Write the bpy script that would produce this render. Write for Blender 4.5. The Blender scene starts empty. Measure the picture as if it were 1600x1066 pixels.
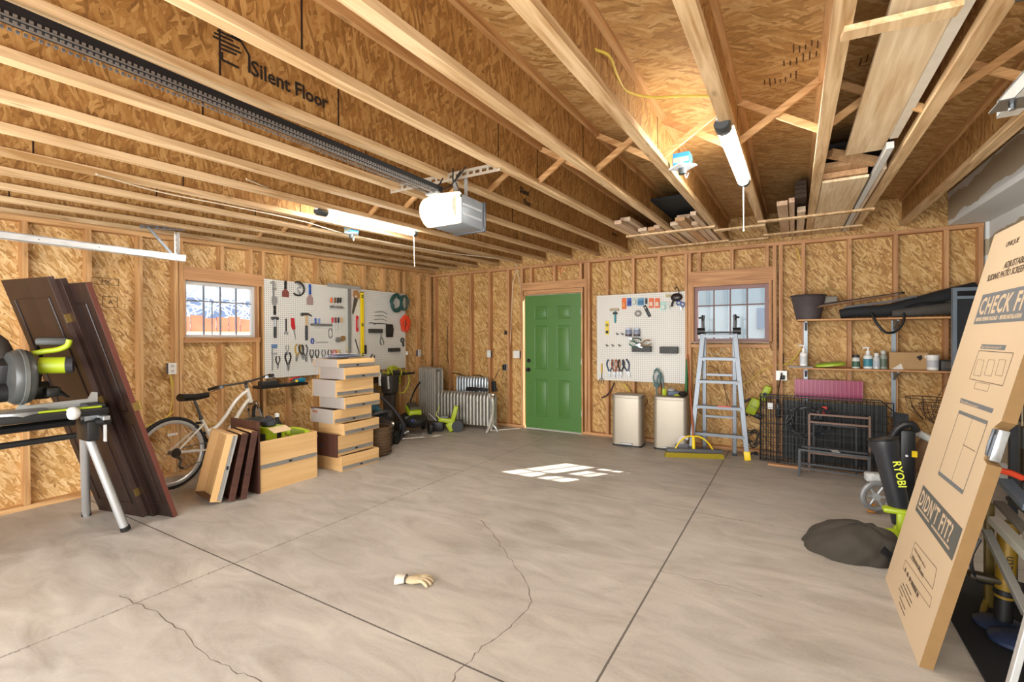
import bpy, bmesh, math, random
from mathutils import Vector, Matrix
random.seed(7)
C = bpy.context.scene.collection
R = math.radians
PI = math.pi

# ------------------------------------------------------------------ camera
FPX, YAW, PITCH, ROLL, HC = 735.5, .5406, .0065, -.0041, 1.40
def _rot():
    cy, sy, cp, sp, cr, sr = math.cos(YAW), math.sin(YAW), math.cos(PITCH), math.sin(PITCH), math.cos(ROLL), math.sin(ROLL)
    W = Matrix(((cy, sy, 0), (0, 0, -1), (-sy, cy, 0)))
    P = Matrix(((1, 0, 0), (0, cp, -sp), (0, sp, cp)))
    Q = Matrix(((cr, -sr, 0), (sr, cr, 0), (0, 0, 1)))
    return Q @ P @ W
RM = _rot()
cam_d = bpy.data.cameras.new('camera')
cam = bpy.data.objects.new('camera', cam_d); C.objects.link(cam)
mw = Matrix((RM[0], -RM[1], -RM[2])).transposed().to_4x4()
mw.translation = (0, 0, HC)
cam.matrix_world = mw
cam_d.sensor_width = 36; cam_d.lens = FPX / 1600 * 36
cam_d.clip_start = .02; cam_d.clip_end = 200
bpy.context.scene.camera = cam

# ------------------------------------------------------------------ light
sc = bpy.context.scene
sc.view_settings.view_transform = 'Standard'; sc.view_settings.look = 'None'
sc.view_settings.gamma = 1; sc.view_settings.use_curve_mapping = False
sc.view_settings.exposure = 0.92
wd = bpy.data.worlds.new('world'); sc.world = wd; wd.use_nodes = True
bg = wd.node_tree.nodes['Background']
bg.inputs[0].default_value = (.72, .85, 1, 1); bg.inputs[1].default_value = .95
sun_d = bpy.data.lights.new('sun', 'SUN'); sun_d.energy = 9; sun_d.angle = R(.35); sun_d.color = (1, .95, .88)
sun = bpy.data.objects.new('sun', sun_d); C.objects.link(sun)
sun.rotation_euler = Vector((-.8, -1.15, -1)).to_track_quat('-Z', 'Y').to_euler()
def area(name, loc, target, sx, sy, energy, col):
    d = bpy.data.lights.new(name, 'AREA'); d.shape = 'RECTANGLE'; d.size = sx; d.size_y = sy; d.energy = energy; d.color = col
    o = bpy.data.objects.new(name, d); C.objects.link(o); o.location = loc
    o.rotation_euler = (Vector(target) - Vector(loc)).to_track_quat('-Z', 'Y').to_euler()
    return o
# added fill lamp outside the overhead door opening, standing in for daylight
area('fill_garage_opening', (-1.7, -1.35, 1.15), (-1.9, 3.5, 1.65), 5.2, 2.2, 172, (1, .97, .93))
def sky_portal(name, loc, target, sx, sy, e): return area(name, loc, target, sx, sy, e, (.85, .93, 1))

# ------------------------------------------------------------------ projection helpers (photo pixel -> point on a real plane)
YB, XLW = 6.364, -5.42           # stud faces of the back and the left wall
def ray(x, y): return RM.transposed() @ Vector(((x - 800) / FPX, (y - 533) / FPX, 1))
def PL(x, y, a, v):
    d = ray(x, y); o = Vector((0, 0, HC)); return o + d * ((v - o[a]) / d[a])
def FL(x, y): return PL(x, y, 2, 0)
def BW(x, y, off=0): return PL(x, y, 1, YB - off)
def LW(x, y, off=0): return PL(x, y, 0, XLW + off)
JZ0, JS, JY0 = 2.41, .03, 1.1     # underside of the joists rises a little to the back wall
def jz(y): return JZ0 + JS * (y - JY0)
def JP(x, y, dz=0):
    d = ray(x, y); t = (JZ0 + dz - JS * JY0 - HC) / (d[2] - JS * d[1]); return Vector((0, 0, HC)) + d * t

# ------------------------------------------------------------------ materials
def new_mat(name):
    m = bpy.data.materials.new(name); m.use_nodes = True
    return m, m.node_tree.nodes, m.node_tree.links, m.node_tree.nodes['Principled BSDF']
def lin(c):
    if isinstance(c, str):
        c = [int(c[i:i+2], 16) / 255 for i in (0, 2, 4)]
        c = [x / 12.92 if x <= .04045 else ((x + .055) / 1.055) ** 2.4 for x in c]
    return (c[0], c[1], c[2], 1)
_mc = {}
def mat(col, rough=.6, metal=0, var=.12, scale=14, bump=0, emit=0, alpha=1, coat=0):
    k = (col, rough, metal, var, scale, bump, emit, alpha, coat)
    if k in _mc: return _mc[k]
    m, N, Lk, b = new_mat('mat_%s' % (col if isinstance(col, str) else 'c'))
    c = lin(col)
    tc = N.new('ShaderNodeTexCoord'); ns = N.new('ShaderNodeTexNoise'); ns.inputs['Scale'].default_value = scale; ns.inputs['Detail'].default_value = 3
    Lk.new(tc.outputs['Object'], ns.inputs['Vector'])
    mx = N.new('ShaderNodeMix'); mx.data_type = 'RGBA'
    mx.inputs[6].default_value = tuple(min(1, v * (1 - var)) for v in c[:3]) + (1,)
    mx.inputs[7].default_value = tuple(min(1, v * (1 + var)) for v in c[:3]) + (1,)
    Lk.new(ns.outputs[0], mx.inputs[0]); Lk.new(mx.outputs[2], b.inputs['Base Color'])
    b.inputs['Roughness'].default_value = rough; b.inputs['Metallic'].default_value = metal
    if coat: b.inputs['Coat Weight'].default_value = coat
    if bump:
        bp = N.new('ShaderNodeBump'); bp.inputs['Strength'].default_value = bump; bp.inputs['Distance'].default_value = .01
        Lk.new(ns.outputs[0], bp.inputs['Height']); Lk.new(bp.outputs[0], b.inputs['Normal'])
    if emit: b.inputs['Emission Color'].default_value = c; b.inputs['Emission Strength'].default_value = emit
    if alpha < 1: b.inputs['Alpha'].default_value = alpha
    _mc[k] = m; return m
def math_n(N, Lk, op, a, b=None):
    n = N.new('ShaderNodeMath'); n.operation = op
    for i, v in ((0, a), (1, b)):
        if v is None: continue
        if isinstance(v, (int, float)): n.inputs[i].default_value = v
        else: Lk.new(v, n.inputs[i])
    return n.outputs[0]
def plane_uv(N, Lk, ax):
    tc = N.new('ShaderNodeTexCoord'); sp = N.new('ShaderNodeSeparateXYZ'); cb = N.new('ShaderNodeCombineXYZ')
    Lk.new(tc.outputs['Object'], sp.inputs[0])
    Lk.new(sp.outputs['XYZ'.index(ax[0])], cb.inputs[0]); Lk.new(sp.outputs['XYZ'.index(ax[1])], cb.inputs[1])
    return cb.outputs[0], sp, tc
def osb(name, ax, dark, mid, light, s=1.0, contrast=1.0, along=None):
    """strand board: overlapping wood flakes lying in several directions"""
    m, N, Lk, b = new_mat(name)
    uv, sp, tc = plane_uv(N, Lk, ax)
    oi = N.new('ShaderNodeObjectInfo')
    add = N.new('ShaderNodeVectorMath'); add.operation = 'ADD'
    sc_ = N.new('ShaderNodeVectorMath'); sc_.operation = 'SCALE'; Lk.new(oi.outputs['Location'], sc_.inputs[0]); sc_.inputs['Scale'].default_value = 3.7
    Lk.new(uv, add.inputs[0]); Lk.new(sc_.outputs[0], add.inputs[1])
    wn = N.new('ShaderNodeTexNoise'); wn.inputs['Scale'].default_value = 9 * s; wn.inputs['Detail'].default_value = 3; Lk.new(add.outputs[0], wn.inputs['Vector'])
    w2 = N.new('ShaderNodeVectorMath'); w2.operation = 'MULTIPLY_ADD'; Lk.new(wn.outputs['Color'], w2.inputs[0]); w2.inputs[1].default_value = (.05, .05, 0); Lk.new(add.outputs[0], w2.inputs[2])
    outs = []
    angs = (15, 78, -38, 122) if along is None else (along, along + 14, along - 18, along + 40)
    for k, a in enumerate(angs):
        mp = N.new('ShaderNodeMapping'); Lk.new(w2.outputs[0], mp.inputs[0])
        mp.vector_type = 'TEXTURE'; mp.inputs['Location'].default_value = (.37 * k, .21 * k, 0); mp.inputs['Rotation'].default_value = (0, 0, R(a)); mp.inputs['Scale'].default_value = (1 / (13 * s), 1 / ((48 + 9 * k) * s), 1)
        vo = N.new('ShaderNodeTexVoronoi'); vo.inputs['Scale'].default_value = 1; vo.voronoi_dimensions = '2D'; Lk.new(mp.outputs[0], vo.inputs['Vector'])
        sr = N.new('ShaderNodeSeparateColor'); Lk.new(vo.outputs['Color'], sr.inputs[0])
        st = N.new('ShaderNodeTexNoise'); st.inputs['Scale'].default_value = 3.0; st.inputs['Detail'].default_value = 4; Lk.new(mp.outputs[0], st.inputs['Vector'])
        outs.append((sr.outputs[0], sr.outputs[1], st.outputs[0]))
    cur = outs[0][0]; strk = outs[0][2]
    for k in (1, 2, 3):
        gt = math_n(N, Lk, 'GREATER_THAN', outs[k][1], .52)
        mx = N.new('ShaderNodeMix'); mx.data_type = 'FLOAT'; Lk.new(gt, mx.inputs[0]); Lk.new(cur, mx.inputs[2]); Lk.new(outs[k][0], mx.inputs[3]); cur = mx.outputs[0]
        mx = N.new('ShaderNodeMix'); mx.data_type = 'FLOAT'; Lk.new(gt, mx.inputs[0]); Lk.new(strk, mx.inputs[2]); Lk.new(outs[k][2], mx.inputs[3]); strk = mx.outputs[0]
    big = N.new('ShaderNodeTexNoise'); big.inputs['Scale'].default_value = 2.2; big.inputs['Detail'].default_value = 2; Lk.new(add.outputs[0], big.inputs['Vector'])
    v = math_n(N, Lk, 'ADD', math_n(N, Lk, 'MULTIPLY', cur, .55 * contrast), math_n(N, Lk, 'MULTIPLY', strk, .5))
    v = math_n(N, Lk, 'ADD', v, math_n(N, Lk, 'MULTIPLY', big.outputs[0], .25))
    v = math_n(N, Lk, 'SUBTRACT', v, .13 - .275 * (1 - contrast))
    cr = N.new('ShaderNodeValToRGB'); Lk.new(v, cr.inputs[0])
    e = cr.color_ramp.elements
    e[0].position = .08; e[0].color = lin(dark); e[1].position = .92; e[1].color = lin(light)
    x = cr.color_ramp.elements.new(.24); x.color = tuple(.45 * a + .55 * c for a, c in zip(lin(dark), lin(mid)))
    x = cr.color_ramp.elements.new(.45); x.color = lin(mid)
    Lk.new(cr.outputs[0], b.inputs['Base Color']); b.inputs['Roughness'].default_value = .62
    bp = N.new('ShaderNodeBump'); bp.inputs['Strength'].default_value = .35; bp.inputs['Distance'].default_value = .004
    Lk.new(v, bp.inputs['Height']); Lk.new(bp.outputs[0], b.inputs['Normal'])
    return m
def wood(name, axis, dark, light, rough=.6, s=1.0, knots=True):
    m, N, Lk, b = new_mat(name)
    tc = N.new('ShaderNodeTexCoord'); oi = N.new('ShaderNodeObjectInfo')
    add = N.new('ShaderNodeVectorMath'); add.operation = 'ADD'
    sc_ = N.new('ShaderNodeVectorMath'); sc_.operation = 'SCALE'; Lk.new(oi.outputs['Location'], sc_.inputs[0]); sc_.inputs['Scale'].default_value = 5.3
    Lk.new(tc.outputs['Object'], add.inputs[0]); Lk.new(sc_.outputs[0], add.inputs[1])
    mp = N.new('ShaderNodeMapping'); Lk.new(add.outputs[0], mp.inputs[0])
    sv = [26 * s] * 3; sv['xyz'.index(axis)] = 1.3 * s; mp.inputs['Scale'].default_value = sv
    n1 = N.new('ShaderNodeTexNoise'); n1.inputs['Scale'].default_value = 1; n1.inputs['Detail'].default_value = 5; n1.inputs['Distortion'].default_value = 1.1; Lk.new(mp.outputs[0], n1.inputs['Vector'])
    n2 = N.new('ShaderNodeTexNoise'); n2.inputs['Scale'].default_value = 1.6; Lk.new(add.outputs[0], n2.inputs['Vector'])
    v = math_n(N, Lk, 'ADD', math_n(N, Lk, 'MULTIPLY', n1.outputs[0], .8), math_n(N, Lk, 'MULTIPLY', n2.outputs[0], .3))
    cr = N.new('ShaderNodeValToRGB'); Lk.new(v, cr.inputs[0]); e = cr.color_ramp.elements
    e[0].position = .36; e[0].color = lin(dark); e[1].position = .66; e[1].color = lin(light)
    col = cr.outputs[0]
    if knots:
        mk = N.new('ShaderNodeMapping'); Lk.new(add.outputs[0], mk.inputs[0]); kv = [9.0] * 3; kv['xyz'.index(axis)] = 2.6; mk.inputs['Scale'].default_value = kv
        vo = N.new('ShaderNodeTexVoronoi'); vo.inputs['Scale'].default_value = 1; Lk.new(mk.outputs[0], vo.inputs['Vector'])
        kr = N.new('ShaderNodeMapRange'); Lk.new(vo.outputs['Distance'], kr.inputs[0]); kr.inputs[1].default_value = .04; kr.inputs[2].default_value = .12; kr.inputs[3].default_value = .5; kr.inputs[4].default_value = 0
        mx = N.new('ShaderNodeMix'); mx.data_type = 'RGBA'; Lk.new(kr.outputs[0], mx.inputs[0]); Lk.new(col, mx.inputs[6]); mx.inputs[7].default_value = tuple(.42 * q for q in lin(dark)[:3]) + (1,)
        col = mx.outputs[2]
    Lk.new(col, b.inputs['Base Color']); b.inputs['Roughness'].default_value = rough
    return m
OSB_L = osb('strand_board_left', 'YZ', '62401c', 'c69858', 'f0d5a2', 1.0, 1.0)
OSB_B = osb('strand_board_back', 'XZ', '5a3818', 'b88a4a', 'e4c388', 1.0, 1.0)
OSB_W = osb('strand_board_web', 'YZ', '4c2e13', '9f7139', 'cfa668', 1.0, .85, 62)
OSB_C = osb('strand_board_deck', 'XY', '5e4020', 'b5894e', 'debd86', .8, .8, 8)
WD = {a: wood('fir_' + a, a, 'a5733f', 'd6aa74') for a in 'xyz'}
WR = {a: wood('red_fir_' + a, a, '9d6a40', 'cb9968') for a in 'xyz'}
WF = wood('flange_pine', 'y', 'a8804f', 'dfc094')
WP = {a: wood('pale_pine_' + a, a, 'cfae80', 'f1dcb8', knots=False) for a in 'xyz'}
BLACK = mat('161616', .45); DBLACK = mat('0b0b0c', .35); GREY = mat('6f7072', .5); LGREY = mat('b9b9b6', .5); WHITE = mat('ececea', .5, var=.04)
STEEL = mat('b4b7b9', .45, .9, .06); DSTEEL = mat('75787a', .38, 1, .1); ALU = mat('d4d8da', .35, .75, .05); GALV = mat('b8bcbd', .42, .8, .18, 40)
LIME = mat('a5b81e', .42, var=.05); YELLOW = mat('f0cf18', .45, var=.05); RED = mat('c8202a', .45); BLUE = mat('2456a8', .45); CHROME = mat('e8e8e8', .12, 1, .02)
RUBBER = mat('1c1c1d', .75)
INK = mat('4a4038', .8); INKD = mat('241a12', .85)

# ------------------------------------------------------------------ mesh builder
def frame_to(d, up=(0, 0, 1)):
    d = Vector(d).normalized(); up = Vector(up)
    if abs(d.dot(up.normalized())) > .995: up = Vector((1, 0, 0)) if abs(d.x) < .9 else Vector((0, 1, 0))
    x = up.cross(d).normalized(); y = d.cross(x)
    return Matrix((x, y, d)).transposed()
class MB:
    def __init__(s): s.b = bmesh.new(); s.mi = 0
    def _f(s, vs):
        try:
            f = s.b.faces.new(vs); f.material_index = s.mi; return f
        except ValueError: return None
    def box(s, c, d, M=None, bev=0):
        c = Vector(c); M = M or Matrix.Identity(3)
        hx, hy, hz = d[0] / 2, d[1] / 2, d[2] / 2
        v = [s.b.verts.new(c + M @ Vector((x, y, z))) for x in (-hx, hx) for y in (-hy, hy) for z in (-hz, hz)]
        fs = [s._f([v[i] for i in q]) for q in ((0, 1, 3, 2), (4, 6, 7, 5), (0, 4, 5, 1), (2, 3, 7, 6), (0, 2, 6, 4), (1, 5, 7, 3))]
        if bev:
            es = {e for f in fs if f for e in f.edges}
            r = bmesh.ops.bevel(s.b, geom=list(es), offset=bev, segments=2, affect='EDGES', profile=.5)
            for f in r['faces']: f.material_index = s.mi
        return s
    def b2(s, p, q, bev=0):
        p, q = Vector(p), Vector(q); return s.box((p + q) / 2, [abs(q[i] - p[i]) for i in range(3)], None, bev)
    def beam(s, p, q, w, h, up=(0, 0, 1), bev=0):
        """box from p to q; h along up, w across"""
        p, q = Vector(p), Vector(q); M = frame_to(q - p, up)
        return s.box((p + q) / 2, (w, h, (q - p).length), M, bev)
    def ring(s, c, r, M, n, r2=None):
        r2 = r if r2 is None else r2
        return [s.b.verts.new(Vector(c) + M @ Vector((r * math.cos(2 * PI * i / n), r2 * math.sin(2 * PI * i / n), 0))) for i in range(n)]
    def bridge(s, A, B):
        n = len(A)
        for i in range(n): s._f((A[i], A[(i + 1) % n], B[(i + 1) % n], B[i]))
    def cyl(s, p, q, r, r2=None, n=12, caps=True):
        p, q = Vector(p), Vector(q); M = frame_to(q - p); r2 = r if r2 is None else r2
        A = s.ring(p, r, M, n); B = s.ring(q, r2, M, n); s.bridge(A, B)
        if caps: s._f(A[::-1]); s._f(B)
        return s
    def tube(s, pts, r, n=8, closed=False, caps=True, smoothed=0):
        pts = [Vector(p) for p in pts]
        if smoothed: pts = spline(pts, smoothed, closed)
        N = len(pts); prev = None; rings = []; x = None
        for i, p in enumerate(pts):
            a = pts[(i - 1) % N] if (closed or i) else p; c = pts[(i + 1) % N] if (closed or i < N - 1) else p
            d = (c - a)
            if d.length < 1e-9: d = Vector((0, 0, 1))
            d.normalize()
            if x is None:
                M = frame_to(d); x = M.col[0].copy()
            x = (x - d * x.dot(d))
            if x.length < 1e-6: x = frame_to(d).col[0].copy()
            x.normalize(); y = d.cross(x)
            rr = r[i] if isinstance(r, (list, tuple)) and len(r) == N else (r if not isinstance(r, (list, tuple)) else r[0] + (r[1] - r[0]) * i / (N - 1))
            rings.append(s.ring(p, rr, Matrix((x, y, d)).transposed(), n))
        for i in range(N - 1): s.bridge(rings[i], rings[i + 1])
        if closed: s.bridge(rings[-1], rings[0])
        elif caps: s._f(rings[0][::-1]); s._f(rings[-1])
        return s
    def lathe(s, prof, o=(0, 0, 0), ax=(0, 0, 1), n=20, sx=1, sy=1, capped=True, M=None):
        M = M or frame_to(ax); o = Vector(o); rings = []
        for r, z in prof:
            if r <= 1e-6: rings.append([s.b.verts.new(o + M @ Vector((0, 0, z)))])
            else: rings.append([s.b.verts.new(o + M @ Vector((r * sx * math.cos(2 * PI * i / n), r * sy * math.sin(2 * PI * i / n), z))) for i in range(n)])
        for A, B in zip(rings, rings[1:]):
            if len(A) == 1 and len(B) == 1: continue
            if len(A) == 1:
                for i in range(n): s._f((A[0], B[(i + 1) % n], B[i]))
            elif len(B) == 1:
                for i in range(n): s._f((A[i], A[(i + 1) % n], B[0]))
            else: s.bridge(A, B)
        if capped:
            if len(rings[0]) > 1: s._f(rings[0][::-1])
            if len(rings[-1]) > 1: s._f(rings[-1])
        return s
    def sph(s, c, r, n=12, M=None):
        r = (r, r, r) if isinstance(r, (int, float)) else r; k = n // 2; M = M or Matrix.Identity(3); c = Vector(c); rings = []
        for j in range(k + 1):
            t = PI * j / k - PI / 2
            if j in (0, k): rings.append([s.b.verts.new(c + M @ Vector((0, 0, r[2] * math.sin(t))))])
            else: rings.append([s.b.verts.new(c + M @ Vector((r[0] * math.cos(t) * math.cos(2 * PI * i / n), r[1] * math.cos(t) * math.sin(2 * PI * i / n), r[2] * math.sin(t)))) for i in range(n)])
        for A, B in zip(rings, rings[1:]):
            if len(A) == 1:
                for i in range(n): s._f((A[0], B[(i + 1) % n], B[i]))
            elif len(B) == 1:
                for i in range(n): s._f((A[i], A[(i + 1) % n], B[0]))
            else: s.bridge(A, B)
        return s
    def torus(s, c, R_, r, ax=(0, 0, 1), n=28, m=8, sx=1, sy=1, M=None, a0=0, a1=2 * PI):
        M = M or frame_to(ax); c = Vector(c); full = abs(a1 - a0 - 2 * PI) < 1e-4
        pts = [c + M @ Vector((R_ * sx * math.cos(a0 + (a1 - a0) * i / n), R_ * sy * math.sin(a0 + (a1 - a0) * i / n), 0)) for i in range(n if full else n + 1)]
        return s.tube(pts, r, m, closed=full)
    def prism(s, poly, ext):
        """closed polygon of 3D points extruded by a vector"""
        ext = Vector(ext); A = [s.b.verts.new(Vector(p)) for p in poly]; B = [s.b.verts.new(Vector(p) + ext) for p in poly]
        s._f(A[::-1]); s._f(B); s.bridge(A, B); return s
    def pxz(s, poly, y0, y1):
        """polygon in x,z extruded in y"""
        return s.prism([(x, y0, z) for x, z in poly], (0, y1 - y0, 0))
    def grid(s, fn, nu, nv, thick=0, close_u=False):
        V = [[s.b.verts.new(Vector(fn(i / nu, j / nv))) for j in range(nv + 1)] for i in range(nu + (0 if close_u else 1))]
        n = len(V)
        for i in range(n if close_u else n - 1):
            for j in range(nv): s._f((V[i][j], V[(i + 1) % n][j], V[(i + 1) % n][j + 1], V[i][j + 1]))
        return s
    def build(s, name, m, parent=None, smooth=False, M=None, solid=0, sub=0):
        bmesh.ops.recalc_face_normals(s.b, faces=s.b.faces)
        me = bpy.data.meshes.new(name); s.b.to_mesh(me); s.b.free()
        for q in (m if isinstance(m, (list, tuple)) else [m]): me.materials.append(q)
        if smooth:
            for p in me.polygons: p.use_smooth = True
            try: me.set_sharp_from_angle(angle=R(38))
            except Exception: pass
        o = bpy.data.objects.new(name, me); C.objects.link(o)
        if parent: o.parent = parent
        if M is not None: o.matrix_local = M
        if solid: q = o.modifiers.new('s', 'SOLIDIFY'); q.thickness = solid; q.offset = 0
        if sub: q = o.modifiers.new('u', 'SUBSURF'); q.levels = sub; q.render_levels = sub
        return o
def spline(P, k=6, closed=False):
    n = len(P); out = []
    for i in range(n if closed else n - 1):
        a = P[(i - 1) % n] if (closed or i) else P[0]; b_, c = P[i], P[(i + 1) % n]; d = P[(i + 2) % n] if (closed or i < n - 2) else P[-1]
        for j in range(k):
            t = j / k
            out.append(.5 * ((2 * b_) + (c - a) * t + (2 * a - 5 * b_ + 4 * c - d) * t * t + (3 * b_ - a - 3 * c + d) * t ** 3))
    if not closed: out.append(P[-1])
    return out
def tag(o, label=None, cat=None, group=None, kind=None):
    if label: o['label'] = label
    if cat: o['category'] = cat
    if group: o['group'] = group
    if kind: o['kind'] = kind
    return o
def thing(name, label, cat, loc=(0, 0, 0), rz=0, group=None, M=None):
    o = bpy.data.objects.new(name, None); C.objects.link(o); o.empty_display_size = .05
    if M is not None: o.matrix_world = M
    else: o.location = loc; o.rotation_euler = (0, 0, rz)
    return tag(o, label, cat, group)
def children(o): return [c for c in C.objects if c.parent == o]
def copy_tree(o, M=None, label=None, group=None):
    r = o.copy(); C.objects.link(r)
    if M is not None: r.matrix_world = M
    if label: r['label'] = label
    if group: r['group'] = group
    for ch in children(o):
        c = ch.copy(); C.objects.link(c); c.parent = r
        for g in children(ch):
            d = g.copy(); C.objects.link(d); d.parent = c
    return r
def TM(loc, rz=0, rx=0, ry=0):
    return Matrix.Translation(Vector(loc)) @ Matrix.Rotation(rz, 4, 'Z') @ Matrix.Rotation(rx, 4, 'X') @ Matrix.Rotation(ry, 4, 'Y')
def basis(o, x, y, z):
    """world matrix with local axes x,y,z at o"""
    m = Matrix((Vector(x), Vector(y), Vector(z))).transposed().to_4x4(); m.translation = Vector(o); return m
def text(body, size, m, parent, M, ext=.0004, align='LEFT', name='lettering', bold=0, sx=1, shear=0, sp=1):
    cu = bpy.data.curves.new('t', 'FONT'); cu.body = body; cu.size = size; cu.extrude = ext; cu.align_x = align; cu.offset = bold; cu.resolution_u = 2; cu.shear = shear; cu.space_character = sp
    t = bpy.data.objects.new('t', cu); C.objects.link(t)
    bpy.context.view_layer.update()
    me = bpy.data.meshes.new_from_object(t); bpy.data.objects.remove(t); bpy.data.curves.remove(cu)
    me.materials.clear(); me.materials.append(m)
    if sx != 1:
        for v in me.vertices: v.co.x *= sx
    o = bpy.data.objects.new(name, me); C.objects.link(o)
    if parent: o.parent = parent
    o.matrix_local = M
    return o
# ================================================================== setting
XR = 1.60                                  # right end of the back wall
LS, BS = XLW - .089, YB + .089             # inner faces of the sheathing
# ---- floor
def concrete():
    m, N, Lk, b = new_mat('concrete')
    tc = N.new('ShaderNodeTexCoord')
    n1 = N.new('ShaderNodeTexNoise'); n1.inputs['Scale'].default_value = 2.3; n1.inputs['Detail'].default_value = 7; n1.inputs['Distortion'].default_value = .8; n1.inputs['Roughness'].default_value = .62
    mp = N.new('ShaderNodeMapping'); mp.inputs['Rotation'].default_value = (0, 0, R(35)); mp.inputs['Scale'].default_value = (1, 2.6, 1)
    Lk.new(tc.outputs['Object'], mp.inputs[0]); Lk.new(mp.outputs[0], n1.inputs['Vector'])
    n2 = N.new('ShaderNodeTexNoise'); n2.inputs['Scale'].default_value = 60; n2.inputs['Detail'].default_value = 4; Lk.new(tc.outputs['Object'], n2.inputs['Vector'])
    n3 = N.new('ShaderNodeTexNoise'); n3.inputs['Scale'].default_value = .8; n3.inputs['Detail'].default_value = 4; Lk.new(tc.outputs['Object'], n3.inputs['Vector'])
    v = math_n(N, Lk, 'ADD', math_n(N, Lk, 'MULTIPLY', n1.outputs[0], .85), math_n(N, Lk, 'MULTIPLY', n2.outputs[0], .15))
    cr = N.new('ShaderNodeValToRGB'); Lk.new(v, cr.inputs[0]); e = cr.color_ramp.elements
    e[0].position = .24; e[0].color = lin('94897a'); e[1].position = .78; e[1].color = lin('cac1b3')
    x = cr.color_ramp.elements.new(.47); x.color = lin('afa598')
    mx = N.new('ShaderNodeMix'); mx.data_type = 'RGBA'; mx.blend_type = 'MULTIPLY'; Lk.new(n3.outputs[0], mx.inputs[0]); Lk.new(cr.outputs[0], mx.inputs[6]); mx.inputs[7].default_value = (.80, .85, .93, 1)
    col = mx.outputs[2]
    sp = N.new('ShaderNodeSeparateXYZ'); Lk.new(tc.outputs['Object'], sp.inputs[0])
    def joint(axis, pos, w, dark, amp=.004):
        nonlocal col
        d = math_n(N, Lk, 'ABSOLUTE', math_n(N, Lk, 'SUBTRACT', math_n(N, Lk, 'ADD', sp.outputs[axis], math_n(N, Lk, 'MULTIPLY', math_n(N, Lk, 'SUBTRACT', n2.outputs[0], .5), amp)), pos))
        l = math_n(N, Lk, 'MULTIPLY', math_n(N, Lk, 'LESS_THAN', d, w), dark)
        q = N.new('ShaderNodeMix'); q.data_type = 'RGBA'; Lk.new(l, q.inputs[0]); Lk.new(col, q.inputs[6]); q.inputs[7].default_value = lin('3a332c'); col = q.outputs[2]
    joint(1, 1.613, .0045, .9); joint(0, -.690, .005, .85); joint(0, -3.0, .004, .6, .03); joint(1, 3.97, .004, .45, .03)
    Lk.new(col, b.inputs['Base Color']); 
    rr = N.new('ShaderNodeMapRange'); Lk.new(n1.outputs[0], rr.inputs[0]); rr.inputs[3].default_value = .42; rr.inputs[4].default_value = .7
    Lk.new(rr.outputs[0], b.inputs['Roughness'])
    bp = N.new('ShaderNodeBump'); bp.inputs['Strength'].default_value = .15; bp.inputs['Distance'].default_value = .003; Lk.new(n2.outputs[0], bp.inputs['Height']); Lk.new(bp.outputs[0], b.inputs['Normal'])
    return m
fl = MB().b2((-5.6, -1.2, -.12), (3.2, 6.6, 0)).build('floor', concrete()); tag(fl, kind='structure')
def crack(pts, w, m, name='crack'):
    P = spline([FL(*p) for p in pts], 5); b = MB(); rr = random.Random(len(pts)); q = []
    for i, p in enumerate(P): q.append(p + Vector((rr.uniform(-1, 1), rr.uniform(-1, 1), 0)) * .012)
    V = []
    for i, p in enumerate(q):
        d = (q[min(i + 1, len(q) - 1)] - q[max(i - 1, 0)]).normalized(); n = Vector((-d.y, d.x, 0)); ww = w * rr.uniform(.4, 1.3)
        V.append((b.b.verts.new(p + n * ww + Vector((0, 0, .0006))), b.b.verts.new(p - n * ww + Vector((0, 0, .0006)))))
    for a, c in zip(V, V[1:]): b._f((a[0], a[1], c[1], c[0]))
    return b.build(name, m, fl)
CRK = mat('5b5146', .9)
crack([(752, 813), (775, 840), (788, 862), (808, 888), (830, 930), (812, 968), (770, 1000), (735, 1030), (705, 1066)], .0022, CRK)
crack([(190, 930), (212, 942), (262, 968), (300, 1000), (330, 1030), (372, 1050), (410, 1066)], .002, CRK)
crack([(1035, 892), (1080, 904), (1130, 915), (1195, 932)], .0016, CRK)
crack([(600, 790), (680, 800), (752, 813)], .0012, CRK)
# pale mineral stains beside the crack
def stain(pts, z, m, name='stain'):
    return MB().prism([FL(*p) + Vector((0, 0, z)) for p in pts], (0, 0, .0002)).build(name, m, fl)

# ---- walls: strand board on studs
def wall_sheet(name, rects, ax, pos, th, m):
    b = MB()
    for u0, u1, z0, z1 in rects:
        if ax == 0: b.b2((pos - th, u0, z0), (pos, u1, z1))
        else: b.b2((u0, pos, z0), (u1, pos + th, z1))
    return tag(b.build(name, m), kind='structure')
W1 = (2.44, 3.23, 1.42, 2.00)              # left window y0,y1,z0,z1 (rough opening)
W2 = (-1.13, -.26, 1.36, 2.03)             # back window x0,x1,z0,z1
DR = (-3.60, -2.63, 0, 2.06)               # door opening
wl = wall_sheet('wall_left', [(-1.0, W1[0], 0, 2.9), (W1[1], BS + .02, 0, 2.9), (W1[0], W1[1], 0, W1[2]), (W1[0], W1[1], W1[3], 2.9)], 0, LS, .03, OSB_L)
wb = wall_sheet('wall_back', [(LS, DR[0], 0, 2.9), (DR[1], W2[0], 0, 2.9), (W2[1], XR + .05, 0, 2.9), (DR[0], DR[1], DR[3], 2.9), (W2[0], W2[1], 0, W2[2]), (W2[0], W2[1], W2[3], 2.9)], 1, BS, .03, OSB_B)
ZT = 2.515
def stud_l(y, z0=.04, z1=ZT - .04, w=.038, m=None, name='stud'):
    return MB().b2((LS, y, z0), (XLW, y + w, z1)).build(name, m or WD['z'], wl)
def stud_b(x, z0=.04, z1=ZT - .04, w=.038, m=None, name='stud'):
    return MB().b2((x, YB, z0), (x + w, BS, z1)).build(name, m or WR['z'], wb)
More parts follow.
